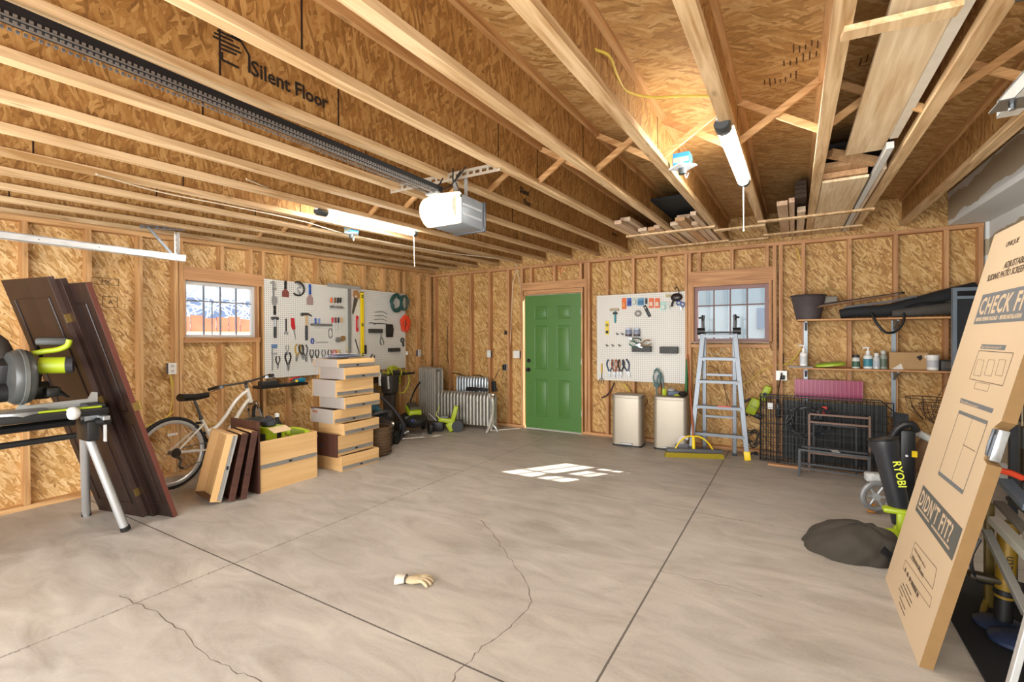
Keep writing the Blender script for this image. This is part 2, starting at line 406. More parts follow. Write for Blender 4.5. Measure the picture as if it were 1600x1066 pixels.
for y in (-.42, .0, .42, .83, 1.242, 1.652, 2.04, 2.345, 2.39, 3.275, 3.604, 4.018, 4.408, 4.818, 5.208, 5.52, 5.652, 6.0, 6.27): stud_l(y)
MB().b2((LS, -1, 0), (XLW, BS, .038)).build('bottom_plate', WD['y'], wl)
def plate(name, par, pts, m): return MB().prism(pts, Vector((0, 0, .036))).build(name, m, par)
# top plate of the left wall follows the joists
b = MB(); b.prism([(LS, -1, jz(-1) - .04), (XLW + .004, -1, jz(-1) - .04), (XLW + .004, BS, jz(BS) - .04), (LS, BS, jz(BS) - .04)], (0, 0, .045)); b.build('top_plate', WD['y'], wl)
for y0, y1, z in ((2.39, 3.31, 2.0),):
    MB().b2((LS, y0 + .038, 2.02), (XLW + .003, y1, 2.16)).build('header', WR['y'], wl)
for y in (2.80,): stud_l(y, .04, 1.34); stud_l(y, 2.16)
stud_l(3.12, 2.16); stud_l(3.195, .04, 1.42, m=WD['z'])
MB().b2((LS, 2.43, 1.365), (XLW + .002, 3.24, 1.40)).build('sill_plate', WR['y'], wl)
MB().b2((LS - .01, 2.43, 1.40), (XLW + .02, 3.24, 1.418), .003).build('window_sill', WR['y'], wl)
MB().b2((LS, 2.428, 1.42), (XLW, 2.445, 2.02)).build('jamb', WR['z'], wl); MB().b2((LS, 3.215, 1.42), (XLW, 3.232, 2.02)).build('jamb', WR['z'], wl)
for x in (-5.42, -5.09, -4.646, -4.273, -3.907, -3.66, -2.60, -2.555, -2.28, -1.908, -1.56, -1.22, -.22, -.158, .067, .5, .899, 1.302, 1.557): stud_b(x)
stud_b(-1.175, .04, ZT - .04)
MB().b2((LS, YB, 0), (DR[0], BS, .038)).build('bottom_plate', WR['x'], wb); MB().b2((DR[1], YB, 0), (XR, BS, .038)).build('bottom_plate', WR['x'], wb)
MB().b2((LS, YB - .003, ZT - .04), (XR, BS, ZT)).build('top_plate', WR['x'], wb)
MB().b2((-3.62, YB - .003, 2.13), (-2.60, BS, 2.25)).build('header', WR['x'], wb)
MB().b2((-3.60, YB - .006, 2.06), (-2.62, YB + .06, 2.125)).build('door_head', WR['x'], wb)
MB().b2((-1.17, YB - .003, 2.07), (-.22, BS, 2.235)).build('header', WR['x'], wb)
for x in (-3.50, -3.10, -2.68): stud_b(x, 2.25)
for x in (-1.06, -.68, -.30): stud_b(x, 2.235)
for x in (-.68, ): stud_b(x, .04, 1.27)
MB().b2((-1.14, YB, 1.27), (-.25, BS, 1.31)).build('sill_plate', WR['x'], wb)
MB().b2((-1.14, YB - .02, 1.325), (-.25, BS + .01, 1.345), .003).build('window_sill', mat('a58a78', .6), wb)
for x0 in (-1.137, -.262): MB().b2((x0, YB, 1.345), (x0 + .03, BS, 2.07)).build('jamb', WR['z'], wb)
MB().b2((-1.107, YB, 2.04), (-.262, BS, 2.07)).build('jamb', WR['x'], wb)
MB().b2((-2.645, YB - .012, 0), (-2.625, BS, 2.06)).build('door_jamb', WD['z'], wb)
MB().b2((LS, -1, 0), (LS + .02, -.98, .1)).build('blocking', WD['y'], wl)
b = MB()
for p_, q_ in (((862, 418), (863, 430)), ((863, 430), (869, 430)), ((872, 419), (878, 418)), ((875, 419), (876, 430)), ((878, 424), (884, 419))):
    b.beam(BW(*p_, -.086), BW(*q_, -.086), .008, .001, (0, 1, 0))
b.build('red_spray_mark', mat('b5281c', .8), wb)
# grade stamps on the left sheathing
for (px, py, w, h) in ((165, 440, .1, .03), (172, 472, .055, .05)):
    p = LW(px, py, -.088); b = MB()
    for a_, c_ in (((-w, -h), (w, -h)), ((w, -h), (w, h)), ((w, h), (-w, h)), ((-w, h), (-w, -h))):
        b.beam((p.x, p.y + a_[0], p.z + a_[1]), (p.x, p.y + c_[0], p.z + c_[1]), .004, .001, (1, 0, 0))
    b.build('grade_stamp', INKD, wl)
text('MK', .055, INKD, wl, basis(LW(158, 443, -.087), (0, 1, 0), (0, 0, 1), (1, 0, 0)), name='grade_lettering')
text('A', .055, INKD, wl, basis(LW(169, 475, -.087), (0, 1, 0), (0, 0, 1), (1, 0, 0)), name='grade_lettering')

# ---- deck above and joists
dk = MB(); dk.prism([(LS - .1, -1.3, jz(-1.3) + .302), (XR + .8, -1.3, jz(-1.3) + .302), (XR + .8, BS + .1, jz(BS + .1) + .302), (LS - .1, BS + .1, jz(BS + .1) + .302)], (0, 0, .02))
ceil_ = tag(dk.build('ceiling', OSB_C), kind='structure')
JX = [-5.40 + .4235 * k for k in range(16)]
y0, y1 = -1.0, BS
def slab(x0, x1, a, c, ya=y0, yb=y1):
    """sloped strip between heights a and c above the joist underside"""
    return MB().prism([(x0, ya, jz(ya) + a), (x1, ya, jz(ya) + a), (x1, yb, jz(yb) + a), (x0, yb, jz(yb) + a)], (0, 0, c - a))
joists = []
for i, x in enumerate(JX):
    w = slab(-.006, .006, .036, .264).build('joist', OSB_W, ceil_); w.location = (x + .03, 0, 0); joists.append(w)
    f = slab(-.03, .03, 0, .038).build('bottom_flange', WF, w)
    g = slab(-.03, .03, .262, .302).build('top_flange', WD['y'], w)
    rr = random.Random(i); b = MB()
    for k in range(3):
        yy = rr.uniform(.3, 6); b.b2((.0062, yy, jz(yy) + .04), (.0072, yy + .008, jz(yy) + .26))
    b.build('web_seam', mat('2a1508', .9), w)
# rim board at the back wall top, between the joists
rim = MB().b2((LS, BS - .03, ZT), (XR, BS, jz(BS) + .3)).build('rim_board', OSB_B, ceil_)
# cross bridging between joists
def brace(p, q, parent=ceil_): return MB().beam(p, q, .036, .017, (0, 1, 0)).build('bridging_brace', WD['x'], parent)
for i in range(0, 15):
    xa, xb = JX[i] + .045, JX[i + 1] + .012
    for ybr in (2.96,):
        z = jz(ybr)
        brace((xa, ybr - .022, z + .03), (xb, ybr - .022, z + .275)); brace((xa, ybr + .022, z + .275), (xb, ybr + .022, z + .03))
# blocking seen at top right, flat strips between the right hand joists
for (px, py, qx, qy) in ((1316, 48, 1500, 6),):
    p, q = JP(px, py), JP(qx, qy); MB().beam(p + Vector((0, 0, -.012)), q + Vector((0, 0, -.012)), .06, .02, (0, 0, 1)).build('nailed_strip', WF, ceil_)
# print on the webs
def on_web(k, px, py, body, size, bold=0, m=INKD, sx=1):
    x = JX[k] + .03 + .0072; d = ray(px, py); t = x / d.x; p = Vector((0, 0, HC)) + d * t
    M = basis((p.x - JX[k] - .03, p.y, p.z), (0, 1, JS), (0, 0, 1), (1, 0, 0))
    return text(body, size, m, joists[k], M, name='printed_lettering', bold=bold, sx=sx)
on_web(8, 392, 116, 'Silent Floor', .09, .0018, sx=.9)
def tree_mark(k, px, py, s):
    x = JX[k] + .03 + .0072; d = ray(px, py); t = x / d.x; p = Vector((0, 0, HC)) + d * t; b = MB()
    for j, (w, o) in enumerate(((.05, .0), (.075, .01), (.06, -.01), (.085, .0), (.07, .015), (.05, .01))):
        b.beam((x - JX[k] - .03, p.y - w * s + o, p.z + .13 * s - j * .026 * s), (x - JX[k] - .03, p.y + w * s + o, p.z + .14 * s - j * .026 * s), .014 * s, .001, (1, 0, 0))
    X = x - JX[k] - .03
    for a_, c_ in (((.09, .12), (.15, .05)), ((.15, .05), (.15, -.07)), ((-.03, -.02), (-.03, -.07)), ((-.03, -.07), (.08, -.07)), ((.03, .12), (.09, .12))):
        b.beam((X, p.y + a_[0] * s, p.z + a_[1] * s), (X, p.y + c_[0] * s, p.z + c_[1] * s), .016 * s, .001, (1, 0, 0))
    b.build('printed_tree_mark', INKD, joists[k])
tree_mark(8, 354, 80, .62)
on_web(8, 812, 300, 'Silent', .07, .002); on_web(8, 818, 318, 'Floor', .06, .002)
on_web(8, 956, 366, 'Silent Floor', .045, .001)
# joist hanger plate and stamps on the deck
for (px, py, s_) in ((1225, 100, .9), (1195, 130, .8), (1240, 78, .8), (1345, 95, .8), (1330, 55, .8)):
    p = JP(px, py, .301); b = MB()
    for k in range(7): b.box((p.x + .03 * k * s_, p.y + random.uniform(-.02, .02), p.z - .001 + JS * 0), (.006, random.uniform(.05, .12) * s_, .001))
    b.build('grade_stamp', mat('5a3c20', .9), ceil_)

# ---- drywall partition on the right and soffit
def drywall():
    m, N, Lk, b = new_mat('drywall')
    uv, sp, tc = plane_uv(N, Lk, 'YZ')
    n = N.new('ShaderNodeTexNoise'); n.inputs['Scale'].default_value = 2.3; n.inputs['Detail'].default_value = 5; Lk.new(tc.outputs['Object'], n.inputs['Vector'])
    band = math_n(N, Lk, 'ABSOLUTE', math_n(N, Lk, 'SUBTRACT', math_n(N, Lk, 'FRACT', math_n(N, Lk, 'MULTIPLY', math_n(N, Lk, 'ADD', sp.outputs[2], .22), 2.6)), .5))
    v = math_n(N, Lk, 'GREATER_THAN', math_n(N, Lk, 'ADD', band, math_n(N, Lk, 'MULTIPLY', n.outputs[0], .5)), .53)
    mx = N.new('ShaderNodeMix'); mx.data_type = 'RGBA'; Lk.new(v, mx.inputs[0]); mx.inputs[6].default_value = lin('b3a58c'); mx.inputs[7].default_value = lin('dcdfde')
    Lk.new(mx.outputs[2], b.inputs['Base Color']); b.inputs['Roughness'].default_value = .85
    return m
DW = drywall()
wr = tag(MB().b2((XR + .03, -1.1, 0), (XR + .15, YB - .02, 3.0)).build('wall_right', DW), kind='structure')
tag(MB().prism([(1.33, -1.1, jz(-1.1) - .02), (XR + .2, -1.1, jz(-1.1) - .02), (XR + .2, YB - .01, jz(YB) - .05), (1.33, YB - .01, jz(YB) - .05)], (0, 0, .33)).build('soffit', DW), kind='structure')
tag(MB().b2((XR + .005, YB - .02, 0), (XR + .15, BS + .1, 3.0)).build('wall_corner', DW), kind='structure')
# ---- front wall with the overhead door opening behind the camera
wf = tag(MB().b2((LS - .1, -1.12, 0), (-4.75, -1.0, 2.9)).b2((1.0, -1.12, 0), (XR + .2, -1.0, 2.9)).b2((-4.75, -1.12, 2.25), (1.0, -1.0, 2.9)).build('wall_front', mat('c9a06a', .7)), kind='structure')
# exterior ground and cladding
tag(MB().b2((-30, 6.62, -.3), (20, 30, -.16)).b2((-30, -8, -.3), (-5.62, 6.62, -.16)).build('ground_outside', mat('c9cdd2', .8)), kind='structure')
# ================================================================== windows, door
def glass_mat():
    m, N, Lk, b = new_mat('window_glass'); N.remove(b)
    t = N.new('ShaderNodeBsdfTransparent'); t.inputs[0].default_value = (.97, .98, .99, 1); g = N.new('ShaderNodeBsdfGlossy'); g.inputs['Roughness'].default_value = .03
    x = N.new('ShaderNodeMixShader'); x.inputs[0].default_value = .012
    Lk.new(t.outputs[0], x.inputs[1]); Lk.new(g.outputs[0], x.inputs[2]); Lk.new(x.outputs[0], N['Material Output'].inputs[0]); return m
GLASS = glass_mat()
def window(name, u0, u1, z0, z1, ax, pos, fw, mfr, mmu, extra=False):
    def bx(b, a0, a1, c0, c1, d0, d1):
        if ax == 0: b.b2((pos - d1, a0, c0), (pos - d0, a1, c1), .002)
        else: b.b2((a0, pos + d0, c0), (a1, pos + d1, c1), .002)
    b = MB(); bx(b, u0, u0 + fw, z0, z1, 0, .04); bx(b, u1 - fw, u1, z0, z1, 0, .04); bx(b, u0 + fw, u1 - fw, z0, z0 + fw * .8, 0, .04); bx(b, u0 + fw, u1 - fw, z1 - fw, z1, 0, .04)
    w = tag(b.build(name, mfr), kind='structure')
    b = MB(); U0, U1, Z0, Z1 = u0 + fw, u1 - fw, z0 + fw * .8, z1 - fw
    for k in (1, 2, 3):
        u = U0 + (U1 - U0) * k / 4; bx(b, u - .008, u + .008, Z0, Z1, .006, .022)
    zz = Z1 - (Z1 - Z0) * .32; bx(b, U0, U1, zz - .008, zz + .008, .007, .021)
    if extra: u = U0 + (U1 - U0) * .385; bx(b, u - .005, u + .005, Z0, zz, .024, .034)
    b.build('muntins', mmu, w)
    b = MB(); bx(b, U0, U1, Z0, Z1, .023, .027) if not extra else bx(b, U0, U1, Z0, Z1, .035, .038); b.build('pane', GLASS, w)
    return w
window('window_1', 2.447, 3.213, 1.42, 2.018, 0, LS + .03, .038, mat('c9c6c0', .5, var=.03), mat('7d828c', .5), True)
window('window_2', -1.107, -.262, 1.345, 2.04, 1, YB + .045, .045, mat('8a6a66', .5, var=.05), mat('6d5150', .5))
GREEN = mat('4e7a3a', .38, 0, .05, 6)
dr = tag(MB().b2((-3.575, YB - .004, .017), (-2.648, YB + .04, 2.046), .002).build('door_1', GREEN), kind='structure')
def panel(x0, x1, z0, z1):
    b = MB(); y = YB - .004
    for a, c in (((x0, z0), (x1, z0)), ((x1, z0), (x1, z1)), ((x1, z1), (x0, z1)), ((x0, z1), (x0, z0))):
        b.tube([(a[0], y, a[1]), (c[0], y, c[1])], .0075, 8)
    b.box(((x0 + x1) / 2, y, (z0 + z1) / 2), (x1 - x0 - .05, .014, z1 - z0 - .05), None, .006)
    b.build('panel', GREEN, dr, True)
for x0, x1 in ((-3.575 + .165, -3.575 + .385), (-3.575 + .54, -3.575 + .76)):
    for z0, z1 in ((1.69, 1.865), (.93, 1.575), (.21, .76)): panel(x0, x1, z0, z1)
b = MB(); b.lathe([(.032, 0), (.032, .006), (.012, .01), (.012, .03), (.026, .042), (.03, .055), (.022, .066), (0, .068)], (-3.515, YB - .004, .91), (0, -1, 0)); b.build('door_knob', BLACK, dr, True)
b = MB(); b.lathe([(.03, 0), (.03, .012), (.024, .018), (0, .018)], (-3.515, YB - .004, 1.05), (0, -1, 0)); b.box((-3.515, YB - .027, 1.05), (.008, .014, .03)); b.build('deadbolt', BLACK, dr, True)
for z in (1.78, .3, 1.05):
    MB().cyl((-2.646, YB - .009, z - .045), (-2.646, YB - .009, z + .045), .006).build('hinge', STEEL, dr, True)
MB().b2((-3.582, YB - .01, 0), (-2.645, YB + .09, .009)).build('threshold', mat('c9c3b8', .5), dr)

# ================================================================== outside, seen through the two small windows
b = MB(); SIDE = mat('9fb2be', .7, var=.06, scale=3)
b.b2((-7, 10.2, -.2), (4, 10.4, 2.9))
o = tag(b.build('neighbouring_building', SIDE), 'pale blue-grey board building outside beyond the back window', 'building')
b = MB()
for x in [-6.8 + .33 * k for k in range(32)]: b.b2((x, 10.175, -.2), (x + .045, 10.2, 2.9))
b.build('batten', mat('8fa3b0', .7), o)
MB().b2((-.62, 10.15, 1.55), (-.42, 10.2, 1.95)).build('vent', mat('5f7590', .6), o)
MB().b2((-.32, 10.12, -.2), (-.1, 10.2, 2.9)).build('corner_board', mat('e9eff3', .6), o)
o = tag(MB().b2((.02, 8.4, -.2), (1.2, 9.0, 1.47), .05).build('snow_bank', mat('eef3f8', .8), None, True), 'white snow bank outside the back window', 'snow')
fe = thing('wooden_fence', 'orange board fence with snowy top outside the left window', 'fence', (-8.6, 4.3, -.16))
for k in range(26):
    y = -2.6 + .205 * k; MB().b2((0, y, 0), (.02, y + .19, 1.92 + .02 * (k % 3))).build('fence_board', mat('a85a3c', .7, var=.3, scale=6), fe)
MB().b2((.02, -2.6, 1.62), (.05, 2.75, 1.69)).build('fence_rail', mat('dfa070', .7), fe)
MB().b2((.05, -2.6, 0), (.5, 2.75, 1.66), .05).build('snow', mat('f4f6fa', .8), fe)
def twiggy(name, x, y, h, w, seed, label):
    rr = random.Random(seed); b = MB(); n = 0
    for k in range(150):
        p = Vector((x + rr.uniform(-.4, .4), y + rr.uniform(-w, w), rr.uniform(1.0, h))); d = Vector((rr.uniform(-.5, .5), rr.uniform(-1, 1), rr.uniform(-.7, .8))).normalized(); pts = [p]
        for j in range(5): d = (d + Vector((rr.uniform(-.4, .4), rr.uniform(-.5, .5), rr.uniform(-.6, .3)))).normalized(); p = p + d * .16; pts.append(p)
        b.tube(pts, [.022, .006], 5)
    b.cyl((x, y, -.16), (x, y, 1.8), .07, .04)
    return tag(b.build(name, mat('dfe8f5', .8, var=.35, scale=9), None, True), label, 'tree')
twiggy('frosted_tree', -10.6, 3.1, 3.6, .8, 1, 'frosted white bare tree left behind the outside fence')
twiggy('frosted_tree', -10.6, 5.5, 3.6, .8, 2, 'frosted white bare tree outside behind middle of the fence')
twiggy('frosted_tree', -10.6, 7.9, 3.6, .8, 3, 'frosted white bare tree right, beyond the outside fence')
tag(MB().b2((-14, -3, -.2), (-13.6, 14, 2.5)).build('far_hedge', mat('53617c', .9, var=.5, scale=3), None), 'dark blue-grey hedge far outside the left window', 'hedge')

# ================================================================== ceiling fixtures
EMIT = mat('fffdf6', .5, var=0, emit=64)
def tube_light(x, ya, yb, zt, label):
    L = yb - ya; t = thing('led_tube_light', label, 'ceiling light', (x, ya, zt), 0, 'tube lights under the joists')
    sl = Matrix.Rotation(math.atan(JS), 4, 'X'); t.matrix_world = Matrix.Translation((x, ya, zt)) @ sl
    MB().box((0, L / 2, -.012), (.055, L, .024), None, .004).build('housing', mat('dcdcda', .5), t)
    MB().lathe([(.033, .10), (.033, L - .05)], (0, 0, -.03), (0, 1, 0), 20, sx=1, sy=.8).build('diffuser', EMIT, t, True)
    for a, c in ((0, .10), (L - .05, L)):
        MB().lathe([(.0, a), (.032, a), (.038, a + .01), (.038, c - .005), (.034, c)], (0, 0, -.03), (0, 1, 0), 20, sx=1, sy=.85).build('end_cap', mat('35393a', .5), t, True)
    b = MB(); b.cyl((0, L - .03, -.05), (0, L - .03, -.36), .0035, n=6); b.sph((0, L - .03, -.365), .007, 8); b.build('pull_cord', mat('e9dcc6', .7), t, True)
    return t
tube_light(-.305, 2.50, 3.68, 2.475, 'lit white tube light under the joists at upper right')
tube_light(-3.35, 2.48, 3.66, 2.475, 'lit white tube light nearer the left wall, beyond the door opener')
# garage door opener
op = thing('garage_door_opener', 'grey garage door opener with glowing lens hung from perforated angle', 'garage door opener', (-1.9, 2.2, 2.11))
OG = mat('8d949a', .42, .3, .04)
b = MB(); b.box((0, .26, .10), (.25, .28, .19), None, .018); b.build('housing', OG, op, True)
b = MB(); b.b2((.1255, .16, .06), (.128, .37, .075)); b.b2((.1255, .16, .12), (.128, .37, .135)); b.build('side_rib', mat('b9bfc4', .4, .4), op)
MB().box((0, .41, .10), (.262, .03, .2), None, .012).build('rear_cover', mat('4b4f55', .4), op, True)
LENS = mat('fff0cf', .35, var=.02, emit=.75)
b = MB(); b.grid(lambda u, v: ((u - .5) * .262, .128 - .075 * math.sin(PI * min(1, max(0, v))) ** .6 - .03 * math.sin(PI * u), .005 + .19 * v), 12, 12)
b.b2((-.131, .12, .003), (.131, .15, .197), .01); b.build('lens', LENS, op, True)
b = MB(); b.sph((.133, .137, .17), .01, 8); b.build('lens_clip', mat('3a3a3a', .4), op, True)
b = MB(); b.b2((-.09, .20, .195), (-.065, .30, .198)); b.b2((-.09, .20, .195), (.10, .34, .2)); b.b2((.06, .27, .2), (.085, .273, .35)); b.b2((-.03, .27, .2), (.0, .273, .35)); b.build('hanger_strap', GALV, op)
def perf_angle(p, q, w, t=.003, up=(0, 0, 1), m=None, parent=None, name='perforated_angle', n=None):
    """perforated steel angle from p to q with real punched slots"""
    p, q = Vector(p), Vector(q); L = (q - p).length; M = frame_to(q - p, up); b = MB(); n = n or max(3, int(L / .05)); s_ = L / n
    X, Y, Z = M.col[0], M.col[1], M.col[2]
    for k in range(n):
        a = p + Z * (s_ * k)
        for off in (-w * .34, w * .34): b.box(a + Z * s_ / 2 + Y * off, (t, w * .32, s_), M)
        b.box(a + Z * s_ * .18 , (t, w * .4, s_ * .36), M)
        b.box(a + Z * s_ / 2 + X * (w / 2) + Y * (w / 2), (w, t, s_), M)
    return b.build(name, m or GALV, parent)
perf_angle((-.56, .23, .345), (.35, .25, .345), .055, m=mat('b5aa97', .45, .6, .15, 40), parent=op)
b = MB(); b.tube([(-.06, .2, .33), (-.07, .16, .25), (-.02, .15, .24), (.03, .18, .27), (.07, .22, .36)], .005, 6, smoothed=5); b.tube([(.04, .18, .37), (.05, .17, .28), (.08, .2, .33), (.11, .22, .38)], .005, 6, smoothed=5); b.tube([(.06, .18, .28), (.075, .22, .2)], .004, 6); b.build('cable', BLACK, op, True)
# opener rail with chain
rl = thing('opener_rail', 'long black opener rail with chain running to the door opener', 'rail', (-1.95, 0, 2.32))
MB().b2((-.022, -1.0, .0), (.022, 2.36, .05), .004).build('rail_bar', mat('26272a', .4, .5), rl)
b = MB(); y = -1.0
while y < 2.3: b.b2((.024, y, .008), (.029, y + .009, .017)); b.b2((.024, y, -.012), (.029, y + .009, -.003)); b.b2((-.03, y, -.012), (-.023, y + .009, -.003)); y += .017
b.b2((.0245, -1, .003), (.028, 2.33, .007)); b.b2((.0245, -1, -.016), (.029, 2.33, -.012)); b.build('chain', mat('8d8a86', .4, .7), rl)
MB().box((0, 2.33, -.012), (.09, .12, .012)).build('rail_mount', GALV, rl)
# overhead door track, left
tr = thing('door_track', 'white horizontal overhead door track along the left wall', 'door track', (-5.04, 0, 2.18))
b = MB(); b.b2((.0, -1.0, -.028), (.006, 2.28, .028)); b.b2((-.04, -1.0, .024), (.006, 2.28, .03)); b.b2((-.04, -1.0, -.03), (.006, 2.28, -.024)); b.build('track_channel', mat('dfe0de', .35, .35), tr)
b = MB()
for y in (-.5, .2, 1.25, 1.62, 2.2): b.cyl((.004, y, 0), (.0075, y, 0), .005, n=8)
b.build('bolt', DSTEEL, tr)
perf_angle((.0, 2.2, .03), (.0, 2.2, .235), .03, up=(0, 1, 0), m=mat('c9c9c6', .4, .5), parent=tr, name='hanger_angle')
perf_angle((-.1, 1.95, .255), (.05, 2.26, .27), .03, m=DSTEEL, parent=tr, name='hanger_angle')
perf_angle((-.02, 2.19, .02), (-.03, 1.99, .255), .026, up=(1, 0, 0), m=DSTEEL, parent=tr, name='hanger_brace')
# overhead door track end, upper right
tr = thing('door_track', 'galvanized end of overhead door track at top right corner', 'door track', (.62, 0, 2.2))
b = MB(); b.b2((-.006, -1.0, -.028), (0, 2.32, .028)); b.b2((-.006, -1.0, .024), (.05, 2.32, .03)); b.b2((-.006, -1.0, -.03), (.05, 2.32, -.024)); b.build('track_channel', mat('c6cac9', .35, .5), tr)
perf_angle((.02, 2.1, .03), (.02, 2.1, .25), .03, up=(0, 1, 0), parent=tr, name='hanger_angle')
b = MB(); b.box((.0, 2.2, -.03), (.09, .1, .004)); b.cyl((.0, 2.2, -.032), (.0, 2.2, -.05), .01, n=8); b.cyl((.03, 2.16, -.032), (.03, 2.16, -.045), .008, n=8); b.build('track_plate', DSTEEL, tr)
p = JP(1570, 12); perf_angle((p.x - .0, p.y - .08, p.z - .012), (p.x + .35, p.y - .05, p.z - .012), .04, m=mat('4a4946', .45, .6), name='perforated_strap')
tag(bpy.data.objects['perforated_strap'], 'dark perforated steel strap screwed under joist, top right corner', 'bracket')
# blue junction boxes
def jbox(loc, label):
    t = thing('junction_box', label, 'junction box', loc, 0, 'ceiling boxes')
    b = MB(); b.box((0, 0, .05), (.10, .10, .07), None, .004); b.build('box_body', mat('2f86c4', .45), t)
    MB().box((.0, -.051, .04), (.09, .002, .03)).build('front_face', mat('9aa08c', .5), t)
    b = MB(); b.lathe([(.0, .012), (.085, .012), (.085, .004), (.0, .0)], (0, 0, 0), n=4); b.build('cover_plate', mat('dfe6ea', .4), t)
    MB().lathe([(.026, 0), (.024, -.035), (.0, -.04)], (0, 0, 0), n=12).build('lamp_socket', mat('3a3f40', .5), t, True)
    MB().tube([(.01, 0, -.02), (.02, .01, -.06), (.035, .0, -.035)], .003, 5, smoothed=4).build('wire', WHITE, t)
jbox((-.60, 3.08, 2.455), 'blue electrical box with white cover plate near the right tube light')
jbox((-3.80, 3.22, 2.44), 'blue electrical box with white plate under the left tube light')
# cables under the deck
def cable(pts, r, m, name, label, cat='cable', k=6): return tag(MB().tube(pts, r, 6, smoothed=k).build(name, m, None, True), label, cat)
YC = mat('d8c052', .55, var=.1); WC = mat('d9cbb0', .55, var=.1)
cable([JP(*p, .16) for p in ((862, 2), (885, 50), (925, 75), (952, 88), (965, 120), (980, 143), (1020, 152), (1065, 150), (1112, 150))], .006, YC, 'yellow_cable', 'yellow cable looping below the deck between joists')
cable([JP(*p, -.004) for p in ((150, 272), (250, 300), (360, 322), (470, 345), (560, 370), (700, 395), (770, 403), (805, 410))], .005, WC, 'white_cable', 'thin pale cable stapled across the undersides of the left joists')
cable([JP(*p, .05) for p in ((385, 280), (500, 325), (620, 365), (740, 398), (800, 408))], .005, WC, 'white_cable', 'pale cable running parallel beneath the left tube light')
for pts, mm, lab in ((((806, 412), (806, 425), (801, 450), (799, 500), (797, 540)), WC, 'pale cable hanging left of the green door, left of two'), (((806, 412), (812, 440), (814, 470), (815, 540)), WC, 'pale cable hanging close against the green door frame'),
                     (((950, 404), (949, 420), (948, 440), (952, 455)), WC, 'pale cable hanging above the right pegboard'), (((968, 412), (969, 430), (969, 452)), YC, 'yellow cable hanging above the right pegboard'),
                     (((1245, 388), (1251, 410), (1253, 440), (1252, 470), (1254, 500), (1253, 540), (1240, 560), (1222, 572)), YC, 'yellow cable dropping from the plate through the shelf corner'),
                     (((1222, 392), (1217, 420), (1217, 480), (1216, 540), (1224, 556), (1222, 575)), BLACK, 'black cable running down right of the back window')):
    cable([BW(*p, -.03) for p in pts], .005, mm, 'hanging_cable', lab)
cable([BW(*p, -.05) for p in ((1082, 533), (1095, 545), (1120, 555), (1128, 545), (1135, 551))], .004, WC, 'white_cable', 'pale cable sagging below the back window sill')
cable([BW(*p, -.05) for p in ((1150, 600), (1170, 597), (1190, 580), (1215, 570), (1235, 568), (1252, 545))], .005, YC, 'yellow_cable', 'yellow cable curving across studs below the back window')
cable([LW(*p, -.04) for p in ((267, 585), (272, 610), (277, 635), (255, 655), (220, 670))], .006, YC, 'yellow_cable', 'yellow cable sagging left from the box under window')
cable([LW(*p, -.05) for p in ((266, 585), (270, 620), (266, 655), (290, 664), (345, 662))], .006, YC, 'yellow_cable', 'yellow cable looping behind the bicycle saddle')
cable([BW(*p, -.05) for p in ((703, 585), (712, 583), (728, 588), (745, 586), (757, 590))], .007, BLACK, 'black_cable', 'black cable bulging above the small silver radiator')
cable([BW(*p, -.05) for p in ((768, 590), (772, 600), (778, 612))], .007, BLACK, 'black_cable', 'black cable end curling over the low radiator')
cable([BW(*p, -.05) for p in ((703, 502), (699, 515), (699, 560), (703, 571))], .005, mat('5a4030', .6), 'brown_cable', 'brown cable bent like a bracket on left back studs')
def plate_box(loc, rz, w, h, label, name='outlet_box', holes=2, m=None):
    t = thing(name, label, 'outlet', loc, rz)
    MB().box((0, .02, 0), (w * .9, .04, h * .9)).build('box_body', mat('3f4a58', .6), t); MB().box((0, -.003, 0), (w, .006, h), None, .002).build('cover_plate', m or mat('e2dfd8', .45), t)
    for k in range(holes):
        if holes > 1: MB().box((0, -.007, (k - .5) * h * .45), (.028, .003, .024), None, .001).build('socket', mat('bcb8b0', .5), t)
        else: MB().box((0, -.011, 0), (.009, .012, .022)).build('toggle', WHITE, t)
    return t
HP = PI / 2
plate_box(LW(269, 576) + Vector((.004, 0, 0)), HP, .075, .115, 'white outlet box left of the left window, yellow cables below')
plate_box(BW(807, 554, .004), 0, .115, .115, 'white double switch plate beside the green door', 'switch_plate', 1)
plate_box(BW(764, 553, .004), 0, .07, .115, 'small white switch box left of the door switch plate', 'switch_plate', 1, mat('d9dcd6', .45))
plate_box(LW(655, 552) + Vector((.004, 0, 0)), HP, .075, .115, 'white outlet in the left corner beyond the pegboard')
plate_box(BW(1221, 587, .004), 0, .115, .115, 'metal double outlet right of the ladder with black plug', 'outlet_box', 2, mat('bdbdb6', .4, .4))
plate_box(BW(790, 574, .004), 0, .06, .10, 'grey outlet with plugged charger left of the door', 'outlet_box', 2, mat('8a8e90', .5))
t = tag(MB().box((0, -.012, 0), (.04, .03, .06), None, .004).build('wall_sensor', BLACK, None, M=TM(BW(791, 520))), 'small dark sensor on the stud left of the door', 'sensor')
t = thing('plug_charger', 'black charger plugged into the wall left of the green door', 'charger', BW(788, 574, .03)); MB().box((0, 0, 0), (.05, .05, .09), None, .006).build('charger_body', BLACK, t); MB().tube([(0, 0, -.04), (-.02, -.02, -.15), (-.04, -.02, -.24)], .004, 6, smoothed=4).build('cord', BLACK, t, True)
